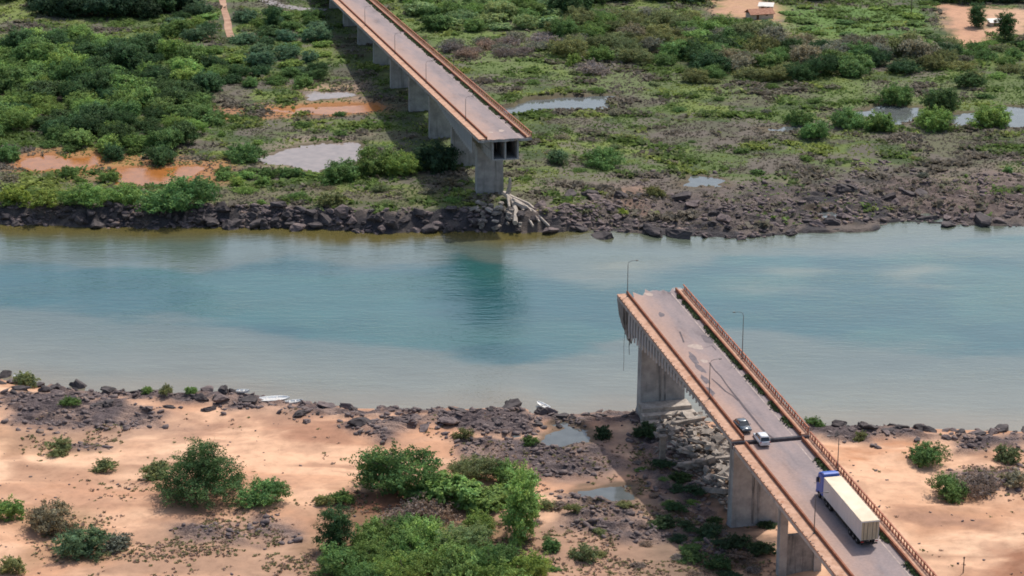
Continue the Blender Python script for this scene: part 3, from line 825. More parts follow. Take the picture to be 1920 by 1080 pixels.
for i, (a, b_, rx_, rs, mt) in enumerate(((1305, 650, 1.1, 1.3, 'patch_l'), (1320, 677, .5, .9, 'patch_l'), (1217, 552, .8, .8, 'patch_l'), (1300, 672, .55, 2.6, 'patch_d'), (1312, 690, .5, 2.4, 'patch_d'),
                                          (1322, 712, .45, 2.2, 'patch_d'), (1330, 735, .8, 1.8, 'patch_d'), (1326, 636, .7, 2.2, 'patch_d'), (1256, 550, .35, .8, 'patch_d'), (1240, 590, .5, 1.2, 'patch_d'))):
    o_, s_ = px_deck(a, b_, .38)
    decal(NEAR, sB, zC, blob(o_, s_, rx_, rs, 40 + i), M[mt], 'pale_patch' if mt == 'patch_l' else 'dark_patch', .008 + .004 * (i % 4))
def crack(B, sB_, zl, pix, w, lift=.024):
    q = [px_deck(a, b_, .38) for a, b_ in pix]
    Lf = []; Rt = []
    for i, (o_, s_) in enumerate(q):
        ww = w * (.6 + .8 * random.random()); j = .12 * (random.random() - .5)
        Lf.append((o_ - ww + j, s_)); Rt.append((o_ + ww + j, s_))
    n = len(q); pts = Lf + Rt[::-1]
    v = [(x, s - sB_, zl(s - sB_) + lift) for x, s in Lf + Rt]
    f = [(i, i + n, i + n + 1, i + 1) for i in range(n - 1)]
    o = add('crack', mesh('crack', v, f, M['crack']), B)
    if o.data.polygons[0].normal.z < 0: o.data.flip_normals()
crack(NEAR, sB, zC, [(1330, 680), (1340, 694), (1352, 706), (1362, 720), (1374, 736), (1385, 750), (1397, 766), (1410, 782), (1424, 798), (1436, 812), (1450, 822)], .17)
crack(NEAR, sB, zC, [(1334, 710), (1348, 722), (1360, 734), (1374, 742), (1384, 752)], .12, .028)
crack(NEAR, sB, zC, [(1274, 622), (1278, 632), (1282, 642)], .12, .028)
crack(NEAR, sB, zC, [(1322, 652), (1335, 648), (1342, 656)], .10, .028)
# loose concrete crumbs on the torn lip and dark joint boxes, the gap's shadow put into their colour
m_ = MB(); m_.box(-1.7, 10.7, -1.07, -.93, -.75, .20, lambda s: zA(-1.0)); m_.build('joint_shade_face', M['crack'], NEAR)
m_ = MB(); m_.box(-1.7, 10.7, -1.64, -1.08, -.75, -.45, lambda s: zA(-1.3)); m_.build('joint_shade_bed', M['crack'], NEAR)

# far half of the bridge: tip at s = 481, running down to the far bank
sF = 490.0
FAR = empty('collapsed_bridge', (*bw(0, sF), 0.0), (0, 0, TH))
props(FAR, 'far half of the collapsed road bridge, empty deck on tall grey piers', 'bridge')
e_f = ragged(9, 1.1)
zF = build_span(FAR, sF, 481, 800, zdeck, e0=e_f, seed=8)
railing(FAR, zF, 481 - sF, 800 - sF, near=False)
depF = girder(FAR, zF, 481.6 - sF, 800 - sF, [(-9, 4.2), (8, 4.6), (14, 4.2), (40, 2.2), (310, 1.6)])
edge_ribs(FAR, zF, 2, 42, 4.6, .8)
brackets(FAR, zF, -7, 100, depF, 2.0)
pier(FAR, 499 - sF, 1.5, 7.7, 2.4, zF(9) - 5.2, gpz(499) - .3, M['concrete'], grooves=False, foot=1)
sp = 528
while sp < 760:
    g_ = gpz(sp) - .6
    if zdeck(sp) - 2.6 - g_ > 1.0:
        pier(FAR, sp - sF, 1.4, 7.8, 1.6, zF(sp - sF) - .95 - depF(sp - sF), g_, M['concrete'], grooves=False)
        c_ = MB(); c_.box(1.0, 8.2, sp - sF - 1.1, sp - sF + 1.1, zF(sp - sF) - 1.75 - depF(sp - sF), zF(sp - sF) - .97 - depF(sp - sF)); c_.build('pier_cap', M['concrete_d'], FAR)
    sp += 29
r = random.Random(5)
for i in range(8):
    x = r.uniform(1.5, 9.5); m_ = MB(); q = [(x, -8.6, zF(-8.6) - .4)]
    for k in range(4): q.append((q[-1][0] + r.uniform(-.1, .1), q[-1][1] - r.uniform(0, .3), q[-1][2] - r.uniform(.2, .6)))
    m_.tube(q, .04, 5).build('hanging_rebar', M['rebar'], FAR)
m_ = MB(); m_.box(5.6, 9.2, -8.95, -8.72, -.52, -.06, lambda s: zF(s)); m_.build('broken_lip', M['rubble'], FAR)
for i, (a, b_, rx_, rs) in enumerate(((940, 245, .7, 1.2), (920, 248, .5, .8), (700, 4, .6, 3.0))):
    o_, s_ = px_deck(a, b_)
    decal(FAR, sF, zF, blob(o_, s_, rx_, rs, 70 + i), M['patch_l'], 'pale_patch', .012)

# ------------------------------------------------------------------ lamps on the bridge
def lamp_parts(hgt, side):
    b1 = MB(); b1.tube([(0, 0, 0), (0, 0, hgt * .5), (0, 0, hgt * .9)], [.08, .065, .05], 7)
    b2 = MB(); b2.tube([(0, 0, hgt * .9), (side * .15, 0, hgt * .97), (side * .6, 0, hgt), (side * 1.5, 0, hgt + .05)], [.045, .04, .036, .032], 6)
    b3 = MB(); b3.loft([[(side * x - .0, -w, hgt + .02 - h_), (side * x, w, hgt + .02 - h_), (side * x, w, hgt + .1), (side * x, -w, hgt + .1)] for x, w, h_ in ((1.4, .05, .02), (1.5, .11, .05), (1.8, .10, .05), (1.9, .05, .02))])
    b4 = MB(); b4.box(-.18, .18, -.18, .18, 0, .06)
    return (('pole', b1), ('arm', b2), ('lamp_head', b3), ('base_plate', b4))
def lamp(px, py, hgt, side, off, label, lift):
    o_, s_ = px_deck(px, py, lift)
    x, y = bw(off, s_)
    E_ = empty('street_lamp', (x, y, zdeck(s_) + lift), (0, 0, TH))
    for nm, b_ in lamp_parts(hgt, side): b_.build(nm, M['metal'], E_)
    props(E_, label, 'street lamp', 'street lamps along the bridge')
lamp(1179, 556, 6.6, 1, -.25, 'lamp post at the broken tip of the near bridge half', .62)
lamp(1397, 672, 8.2, -1, 10.35, 'lamp post on the right railing of the near cantilever', .62)
lamp(1333, 748, 6.6, 1, -.25, 'lamp post on the left walk midway along the cantilever', .62)
lamp(1577, 882, 5.6, -1, 10.35, 'lamp post on the right railing beside the truck cab', .24)
lamp(1528, 1000, 6.0, 1, -.25, 'lamp post on the left walk beside the truck trailer', .24)
for a, b_, sd_, of, lb in ((878, 226, 1, -.25, 'first lamp post behind the far broken tip, left walk'), (806, 156, 1, -.25, 'second left lamp post from the far broken tip'),
                           (746, 101, 1, -.25, 'third left lamp post from the far broken tip'), (693, 48, 1, -.25, 'fourth left lamp post on the far deck'),
                           (867, 131, -1, 10.35, 'lone lamp post on the far right railing')):
    lamp(a, b_, 5.8, sd_, of, lb, .24)

# ------------------------------------------------------------------ vehicles on the deck
M['tyre'] = mottled('tyre_rubber', (.018, .018, .019), (.035, .034, .034), 8, .85, .1, .01)
M['rim'] = glossy('wheel_rim', (.35, .35, .36), .35, metal=.7)
M['glass_d'] = glossy('tinted_glass', (.022, .028, .034), .08, .6)
M['cab_blue'] = glossy('blue_cab_paint', (.024, .095, .42), .45, .1)
M['cab_dark'] = glossy('dark_blue_plastic', (.02, .035, .10), .5)
M['box_white'] = mottled('dusty_white_panel', (.48, .47, .47), (.60, .59, .59), .5, .5, .05, .01, stretch=(1, 1, .4))
M['box_roof'] = mottled('cream_dusty_roof', (.60, .49, .36), (.74, .63, .48), .35, .75, .05, .01)
M['door_cream'] = mottled('dusty_door_panel', (.40, .33, .22), (.55, .47, .34), 1.0, .7, .05, .01, stretch=(2, 2, .4))
M['chassis'] = mottled('dark_chassis', (.022, .021, .021), (.06, .052, .047), 2, .85, .1, .01)
M['lamp_red'] = glossy('red_lens', (.42, .02, .015), .2)
M['lamp_clear'] = glossy('clear_lens', (.6, .6, .58), .15)
M['car_grey'] = glossy('blue_grey_car_paint', (.042, .062, .085), .2, .8, .2)
M['car_white'] = glossy('silver_white_car_paint', (.62, .62, .64), .22, .8, .1)
M['plate'] = glossy('number_plate', (.5, .5, .5), .4)
def wheel_mesh(rad, w, n=16):
    t = MB(); ring = []
    prof_ = [(-w / 2, rad * .62), (-w / 2, rad * .93), (-w * .36, rad), (w * .36, rad), (w / 2, rad * .93), (w / 2, rad * .62)]
    t.loft([[(x, r_2 * math.cos(2 * math.pi * i / n), r_2 * math.sin(2 * math.pi * i / n)) for i in range(n)] for x, r_2 in prof_])
    h = MB(); h.loft([[(x, r_2 * math.cos(2 * math.pi * i / n), r_2 * math.sin(2 * math.pi * i / n)) for i in range(n)] for x, r_2 in ((-w * .52, rad * .2), (-w * .46, rad * .6), (w * .46, rad * .6), (w * .52, rad * .2))])
    return mesh('tyre', t.v, t.f, M['tyre'], False), mesh('rim', h.v, h.f, M['rim'], False)
def wheels(E_, spots, rad, w):
    tm, rm = wheel_mesh(rad, w)
    for x, y in spots:
        t = add('wheel', tm, E_, (x, y, rad)); add('rim', rm, t, (0, 0, 0))
PITCH_DECK = math.atan(SLOPE)
def on_deck(name, off, s, lift, yaw=0.0):
    x, y = bw(off, s)
    return empty(name, (x, y, zdeck(s) + lift + .004), (PITCH_DECK, 0, TH + yaw))
# truck: local y forward, origin at the middle of its rear edge on the road
o_, s_ = px_deck(1631.8, 976.3, 4.0)
TR = on_deck('box_truck', o_ , s_, 0.0)
props(TR, 'long white box-trailer truck with blue cab on the near bridge half', 'truck')
TL = 14.6
b = MB(); b.box(-1.30, 1.30, .06, TL, 1.12, 3.96); b.build('trailer_box', M['box_white'], TR, bevel=.03)
b = MB(); b.box(-1.31, 1.31, .03, TL + .02, 3.965, 4.03); b.build('trailer_roof', M['box_roof'], TR, bevel=.02)
b = MB(); b.box(-.007, .007, -.03, .03, 1.2, 3.9); rib_me = mesh('side_rib', b.v, b.f, M['box_white'])
for i in range(13):
    for x in (-1.31, 1.31): add('side_rib', rib_me, TR, (x, .63 + i * 1.1, 0))
for x0, x1 in ((-1.25, -.02), (.02, 1.25)):
    b = MB(); b.box(x0, x1, .0, .055, 1.2, 3.88); D_ = b.build('rear_door', M['door_cream'], TR, bevel=.01)
    for q in (.28, .72):
        b = MB(); xx = x0 + (x1 - x0) * q; b.tube([(xx, -.03, 1.22), (xx, -.03, 3.85)], .035, 6); b.build('locking_bar', M['metal'], D_)
b = MB(); b.box(-1.31, 1.31, -.02, .10, 3.86, 3.96); b.box(-1.31, -1.24, -.02, .10, 1.1, 3.86); b.box(1.24, 1.31, -.02, .10, 1.1, 3.86); b.build('door_frame', M['box_white'], TR)
b = MB(); b.box(-1.2, 1.2, -.05, .12, .50, .68); b.box(-.75, -.6, .0, .1, .68, 1.12); b.box(.6, .75, .0, .1, .68, 1.12); b.build('rear_bumper', M['chassis'], TR)
for x in (-1.05, 1.05):
    b = MB(); b.box(x - .18, x + .18, -.06, -.01, .86, 1.0); b.build('tail_light', M['lamp_red'], TR)
b = MB(); b.box(-.55, -.35, .2, TL - .4, .78, 1.12); b.box(.35, .55, .2, TL - .4, .78, 1.12); b.box(-1.2, 1.2, .5, TL - .8, 1.02, 1.115); b.build('trailer_chassis', M['chassis'], TR)
b = MB(); b.box(-1.22, -1.12, 5.4, 9.6, .55, 1.0); b.build('side_guard', M['chassis'], TR)
b = MB(); b.box(1.12, 1.22, 5.4, 9.6, .55, 1.0); b.build('side_guard', M['chassis'], TR)
for x in (-.8, .8):
    b = MB(); b.box(x - .08, x + .08, 10.0, 10.2, .25, 1.05); b.box(x - .2, x + .2, 9.95, 10.25, .2, .25); b.build('landing_leg', M['chassis'], TR)
wheels(TR, [(sx * 1.02, y) for sx in (-1, 1) for y in (1.5, 2.8, 4.1)] + [(sx * 1.0, y) for sx in (-1, 1) for y in (12.0, 13.3)], .50, .52)
wheels(TR, [(sx * 1.06, 16.4) for sx in (-1, 1)], .50, .34)
b = MB(); b.box(-.45, -.3, 11.3, 17.2, .7, 1.0); b.box(.3, .45, 11.3, 17.2, .7, 1.0); b.build('tractor_frame', M['chassis'], TR)
for x in (-1.0, 1.0):
    b = MB(); b.tube([(x, 14.3, .72), (x, 15.1, .72)], .32, 12); b.build('fuel_tank', M['metal'], TR)
cp = [(15.15, .80), (15.15, 3.72), (15.45, 3.90), (17.0, 3.80), (17.4, 2.65), (17.62, 1.9), (17.65, .55), (16.95, .45), (16.85, .95), (15.95, .95)]
b = MB(); b.loft([[(x, y, z) for y, z in cp] for x in (-1.23, 1.23)]); CAB = b.build('cab', M['cab_blue'], TR, bevel=.06)
b = MB(); b.loft([[(x, y, z) for y, z in ((15.0, 3.88), (15.05, 4.25), (15.5, 4.32), (16.8, 3.92), (16.7, 3.80))] for x in (-1.15, 1.15)]); b.build('roof_deflector', M['cab_blue'], CAB, bevel=.04)
b = MB(); b.poly([(-1.1, 17.08, 3.66), (1.1, 17.08, 3.66), (1.1, 17.45, 2.60), (-1.1, 17.45, 2.60), (-1.1, 17.11, 3.66), (1.1, 17.11, 3.66), (1.1, 17.48, 2.60), (-1.1, 17.48, 2.60)], [(0, 1, 2, 3), (7, 6, 5, 4)]); b.build('windscreen', M['glass_d'], CAB)
for sx in (-1, 1):
    b = MB(); b.box(sx * 1.235 - .01, sx * 1.235 + .01, 16.1, 17.0, 2.35, 3.2); b.build('side_window', M['glass_d'], CAB)
    b = MB(); b.box(sx * 1.38 - .09, sx * 1.38 + .09, 17.0, 17.18, 2.2, 3.0); b.box(sx * 1.31 - .1, sx * 1.31 + .1, 17.05, 17.1, 2.9, 2.95); b.build('side_mirror', M['cab_dark'], CAB)
    b = MB(); b.box(sx * .85 - .22, sx * .85 + .22, 17.64, 17.68, .75, .98); b.build('headlight', M['lamp_clear'], CAB)
    b = MB(); b.box(sx * 1.15 - .07, sx * 1.15 + .07, 14.72, 15.14, .95, 3.9); b.build('side_fairing', M['cab_blue'], CAB)
b = MB(); b.box(-1.2, 1.2, 17.66, 17.76, .35, .72); b.build('front_bumper', M['cab_dark'], CAB)
b = MB(); b.box(-.7, .7, 17.655, 17.69, 1.1, 1.75); b.build('grille', M['chassis'], CAB)

def car(name, off, s, lift, yaw, paint, label, van=False):
    E_ = on_deck(name, off, s, lift, yaw)
    props(E_, label, 'car')
    Lc, Wc = (4.1, 1.74)
    hw = Wc / 2
    # body: cross sections front to rear
    st = [(2.02, .78, .40, .60), (1.92, .93, .26, .70), (1.55, .98, .20, .80), (1.05, 1.0, .18, .88), (.2, 1.0, .18, .92), (-.9, 1.0, .18, .94), (-1.6, .99, .2, .96), (-1.92, .93, .27, .95), (-2.05, .80, .38, .86)]
    rings = []
    for y, wf, z0, z1 in st:
        w = hw * wf
        rings.append([(-w * .9, y, z0), (w * .9, y, z0), (w, y, z0 + (z1 - z0) * .4), (w * .985, y, z0 + (z1 - z0) * .78), (w * .86, y, z1), (-w * .86, y, z1), (-w * .985, y, z0 + (z1 - z0) * .78), (-w, y, z0 + (z1 - z0) * .4)])
    b = MB(); b.loft(rings); body = b.build('body', paint, E_, smooth=True)
    top = 1.56 if van else 1.48
    rear_top = -1.62 if van else -1.05
    gl = [(.98, .86, .88), (.30, .80, top - .07), (-.3, .78, top), (rear_top, .76, top - .04), (-1.92 if van else -1.78, .82, .95)]
    b = MB(); rr = []
    for y, wf, z in gl:
        w = hw * wf; rr.append([(-w, y, z), (w, y, z), (w + .03, y, max(.86, z - .5 if z > 1.1 else .86)), (-w - .03, y, max(.86, z - .5 if z > 1.1 else .86))])
    b.loft([[(-hw * .86, y, .86), (hw * .86, y, .86), (hw * wf, y, z + .002), (-hw * wf, y, z + .002)] for y, wf, z in gl])
    b.build('glasshouse', M['glass_d'], E_)
    b = MB()
    b.loft([[(-hw * .80 * k, y, z), (-hw * .5, y, z + .035), (hw * .5, y, z + .035), (hw * .80 * k, y, z), (hw * .78 * k, y, z - .04), (-hw * .78 * k, y, z - .04)] for y, z, k in ((.38, top - .085, .99), (.1, top - .01, 1.0), (-.5, top + .005, .98), (rear_top - .04, top - .035, .95))])
    b.build('roof', paint, E_, smooth=True)
    for sx in (-1, 1):
        for pts in (((.98, .86, .90), (.34, .81, top - .06)), ((-.38, .87, .92), (-.42, .79, top)), ((rear_top - .62 if not van else -1.86, .84, .95), (rear_top, .77, top - .04))):
            (y0, w0, z0), (y1, w1, z1) = pts
            b = MB(); b.tube([(sx * hw * w0, y0, z0), (sx * hw * w1, y1, z1)], .045, 5); b.build('window_pillar', paint, E_)
        b = MB(); b.box(sx * (hw + .09) - .09, sx * (hw + .09) + .09, .62, .78, .92, 1.06); b.build('side_mirror', paint, E_, bevel=.02)
        b = MB(); b.box(sx * .60 - .16, sx * .60 + .16, 1.93, 1.99, .58, .70); b.build('headlight', M['lamp_clear'], E_)
        b = MB(); b.box(sx * .66 - .11, sx * .66 + .11, -2.03, -1.93, .70, .90); b.build('tail_light', M['lamp_red'], E_)
    b = MB(); b.box(-.78, .78, -2.09, -1.98, .36, .52); b.build('rear_bumper', paint, E_, bevel=.03)
    b = MB(); b.box(-.26, .26, -2.085, -2.045, .60, .72); b.build('number_plate', M['plate'], E_)
    wheels(E_, [(sx * (hw - .10), y) for sx in (-1, 1) for y in (1.28, -1.30)], .31, .20)
o_, s_ = px_deck(1390, 804, .38); car('parked_car', o_ + .1, s_ - .2, .38, math.pi + .05, M['car_grey'], 'dark blue-grey car stopped on the cantilever just before the joint gap')
o_, s_ = px_deck(1430, 833, .0); car('parked_car', o_, s_ + .6, .10, -.04, M['car_white'], 'silver white car straddling the open deck joint', van=True)

# ------------------------------------------------------------------ plants
def leaf_cloud(seed, lobes, n, leaf, up=.35, jit=.6, core=.45, spray=26, spread=.30, reach=.42):
    """leaf faces borne on sprays that leave overlapping lobes (cx, cy, cz, rx, rz) at uneven lengths"""
    r = np.random.default_rng(seed)
    Lb = np.array(lobes, float); wgt = Lb[:, 3] ** 2; wgt = wgt / wgt.sum(); nb = len(Lb)
    k = r.choice(nb, n, p=wgt); L_ = Lb[k]
    sd = r.normal(size=(nb, spray, 3)); sd[:, :, 2] += .30; sd /= np.linalg.norm(sd, axis=2)[:, :, None]
    ln = 1.0 - reach * .5 + reach * r.random((nb, spray)) ** 1.3 * 1.5
    j = r.integers(0, spray, n); d0 = sd[k, j]; reach_ = ln[k, j]
    rad = (core + (1.0 - core) * r.random(n) ** .6)
    d = d0 * (rad * reach_)[:, None] + r.normal(size=(n, 3)) * (spread * (1.15 - .75 * rad))[:, None]
    p = L_[:, :3] + d * np.stack([L_[:, 3], L_[:, 3], L_[:, 4]], 1)
    ok = p[:, 2] > .03; p, d, k, j = p[ok], d[ok], k[ok], j[ok]; n = len(p)
    dn_ = d / (np.linalg.norm(d, axis=1)[:, None] + 1e-9)
    nrm = dn_ + r.normal(size=(n, 3)) * jit; nrm[:, 2] += up; nrm /= np.linalg.norm(nrm, axis=1)[:, None]
    t = np.cross(nrm, r.normal(size=(n, 3))); t /= np.linalg.norm(t, axis=1)[:, None] + 1e-9
    b_ = np.cross(nrm, t)
    s = leaf * r.uniform(.55, 1.35, n)[:, None]
    v = np.stack([p - t * s * .5, p + b_ * s * .28, p + t * s * .5, p - b_ * s * .28], 1).reshape(-1, 3)
    tone = r.uniform(.75, 1.25, len(Lb))[k] * r.uniform(.8, 1.25, (nb, spray))[k, j]
    br = r.uniform(.68, 1.32, n) * tone; ye = r.uniform(-.10, .18, n) + r.uniform(-.08, .14, (nb, spray))[k, j]
    col = np.stack([br * (1 + ye), br * (1 + ye * .25), br * (1 - ye * .6)], 1)
    col = np.repeat(col, 4, 0)
    return np_mesh('crown', v, np.arange(n * 4).reshape(-1, 4), M['leaf'], {'leaf': ('FLOAT_COLOR', np.concatenate([col, np.ones((len(col), 1))], 1))})
def trunk_mesh(seed, hgt, rad, spread, n=4):
    r = random.Random(seed); b = MB()
    pts = [(0, 0, -.4)]; 
    for i in range(4): pts.append((pts[-1][0] + r.uniform(-.08, .08) * hgt, pts[-1][1] + r.uniform(-.08, .08) * hgt, hgt * (i + 1) / 4 * .8))
    b.tube(pts, [rad * 1.3, rad, rad * .8, rad * .6, rad * .35], 6)
    for i in range(n):
        a = 6.28 * (i + r.random() * .5) / n; st = pts[2]
        e = (st[0] + math.cos(a) * spread, st[1] + math.sin(a) * spread, hgt * r.uniform(.55, .85))
        mid = ((st[0] * 2 + e[0]) / 3, (st[1] * 2 + e[1]) / 3, st[2] + (e[2] - st[2]) * .55)
        b.tube([st, mid, e], [rad * .6, rad * .4, rad * .15], 5)
    return mesh('trunk', b.v, b.f, M['bark'])
def mk_lobes(seed, R, Hh, n, low, flat=.8, rr=(.36, .58)):
    r = random.Random(seed); out = [(0, 0, Hh * .58, R * .55, Hh * .38)]
    for i in range(n):
        a = 6.28 * i / n * 1.0 + r.uniform(-.5, .5); q = R * r.uniform(.35, .72)
        rad = R * r.uniform(*rr)
        z = low * Hh + (Hh * .95 - rad * flat - low * Hh) * r.random() ** .8
        out.append((q * math.cos(a), q * math.sin(a), max(z, rad * flat * .35), rad, rad * flat))
    return out
KINDS = {}
def proto(kind, i, R, Hh, nl, low, n, leaf, trunk=True, **kw):
    seed = 1000 + 37 * len(KINDS) * 5 + i * 13
    fl = kw.pop('flat', .8); rr = kw.pop('rr', (.36, .58))
    cm = leaf_cloud(seed, mk_lobes(seed, R, Hh, nl, low, fl, rr), n, leaf, **kw)
    tm = trunk_mesh(seed, Hh, max(.06, R * .05), R * .5) if trunk else trunk_mesh(seed, Hh * .8, .07, R * .6, 5)
    KINDS.setdefault(kind, []).append((cm, tm, R, Hh))
for i in range(6): proto('broad', i, 5.0, 6.0, 13, .18, 9000, .52, rr=(.30, .52))
for i in range(5): proto('feather', i, 5.0, 5.0, 15, .15, 15000, .30, flat=.6, jit=.9, rr=(.26, .44), spray=30, spread=.22, reach=.6)
for i in range(5): proto('shrub', i, 2.2, 2.2, 9, .06, 5200, .24, trunk=False, flat=.7, jit=.8, rr=(.28, .5), spread=.22, reach=.6)
for i in range(4): proto('bigshrub', i, 3.5, 3.4, 12, .06, 9500, .28, trunk=False, flat=.72, jit=.8, rr=(.28, .5), spread=.22, reach=.6)
for i in range(3): proto('dry', i, 2.4, 1.7, 10, .1, 3600, .24, trunk=False, flat=.6, jit=1.2, core=.15, spread=.18, reach=.7)
for i in range(3): proto('herb', i, 3.0, 2.0, 14, .06, 8000, .34, trunk=False, flat=.5, up=.7, jit=.5, rr=(.22, .40), spread=.24, reach=.6)
# the tall pointed bush on the sand: lobes climbing to one peak
def cone_lobes(seed):
    r = random.Random(seed); out = []
    for z, q, rad, n in ((1.3, 4.6, 2.3, 10), (3.0, 3.7, 2.2, 8), (5.0, 2.5, 2.1, 6), (7.0, 1.6, 2.0, 4), (8.6, .8, 1.9, 3), (3.5, 0, 3.4, 1), (6, 0, 2.8, 1)):
        for i in range(n):
            a = 6.28 * i / n + r.uniform(-.4, .4); out.append((q * math.cos(a) + .05 * z, q * math.sin(a), z * r.uniform(.9, 1.1), rad * r.uniform(.8, 1.15), rad * r.uniform(.7, 1.0)))
    return out
KINDS['peak'] = [(leaf_cloud(77, cone_lobes(77), 30000, .27, jit=.8, spread=.22, reach=.5), trunk_mesh(78, 8, .3, 2.5), 6.2, 10.2)]
def oval_lobes(seed, R, Hh):
    r = random.Random(seed); return [(r.uniform(-.35, .35) * R, r.uniform(-.35, .35) * R, Hh * (.2 + .68 * i / 9), R * r.uniform(.5, .75), R * r.uniform(.45, .6)) for i in range(10)]
KINDS['oval'] = [(leaf_cloud(80 + i, oval_lobes(80 + i, 2.6, 6.0), 11000, .27, jit=.8, spread=.22, reach=.55), trunk_mesh(80 + i, 5, .16, 1.2), 2.6, 6.2) for i in range(2)]
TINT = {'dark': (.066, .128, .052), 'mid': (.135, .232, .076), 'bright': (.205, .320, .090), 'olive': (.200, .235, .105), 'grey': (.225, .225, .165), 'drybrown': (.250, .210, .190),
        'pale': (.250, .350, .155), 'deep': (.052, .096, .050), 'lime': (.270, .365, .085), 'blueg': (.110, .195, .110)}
WORD = {'dark': 'dark green', 'mid': 'mid green', 'bright': 'bright green', 'olive': 'olive', 'grey': 'grey-green', 'drybrown': 'dry brown', 'pale': 'pale green', 'deep': 'very dark', 'lime': 'yellow-green', 'blueg': 'bluish green'}
NPLANT = 0
NAME = {'broad': ('broadleaf_tree', 'tree'), 'feather': ('feathery_tree', 'tree'), 'shrub': ('shrub', 'shrub'), 'bigshrub': ('bush', 'bush'), 'dry': ('dry_shrub', 'shrub'), 'herb': ('herb_clump', 'plant'), 'peak': ('bushy_tree', 'tree'), 'oval': ('young_tree', 'tree')}
def plant(kind, x, y, width, tint, label, group=None, hs=1.0, z=None):
    global NPLANT
    NPLANT += 1
    r = random.Random(NPLANT * 91)
    cm, tm, R, Hh = KINDS[kind][r.randrange(len(KINDS[kind]))]
    k = width / (2.15 * R)
    if z is None: z = gz_at(x, y)
    E_ = empty(NAME[kind][0], (x, y, max(z, .1) - .05), (0, 0, r.uniform(0, 6.28) if kind != 'peak' else .4))
    a_ = r.uniform(.78, 1.25) if kind != 'peak' else 1.0
    E_.scale = (k * a_, k / a_, k * hs * r.uniform(.85, 1.15))
    c = add('crown', cm, E_); add('trunk', tm, E_)
    t = TINT[tint]; v = r.uniform(.85, 1.18); w = r.uniform(-.1, .1)
    c.color = (t[0] * v * (1 + w), t[1] * v, t[2] * v * (1 - w), 1)
    props(E_, label, NAME[kind][1], group)
    return E_
def pplant(kind, px, py, wpx, tint, label, group=None, hs=1.0):
    x, y, z = gp(px, py)
    dep = y * math.cos(PITCH) + (CAMH - z) * math.sin(PITCH)
    wm = wpx * dep / FPX
    return plant(kind, x, y + wm * .15, wm, tint, label, group, hs)
def nth(i): return str(i) + ('th' if 10 < i % 100 < 14 else {1: 'st', 2: 'nd', 3: 'rd'}.get(i % 10, 'th'))
def scatter(pp, spacing, seed, avoid=True, z=2.2, jmax=4000):
    P = Poly([onz(a, b, z) for a, b in pp]); r = np.random.default_rng(seed)
    pts = []; cand = np.stack([r.uniform(P.b[0], P.b[1], jmax), r.uniform(P.b[2], P.b[3], jmax)], 1)
    ok = P.sd(cand[:, 0], cand[:, 1]) < 0
    if avoid:
        for _, Q, lv, _l in PONDS: ok &= Q.sd(cand[:, 0], cand[:, 1], 4) > 3.0
    for q in cand[ok]:
        if all((q[0] - p[0]) ** 2 + (q[1] - p[1]) ** 2 > spacing ** 2 for p in pts): pts.append(q)
    return pts
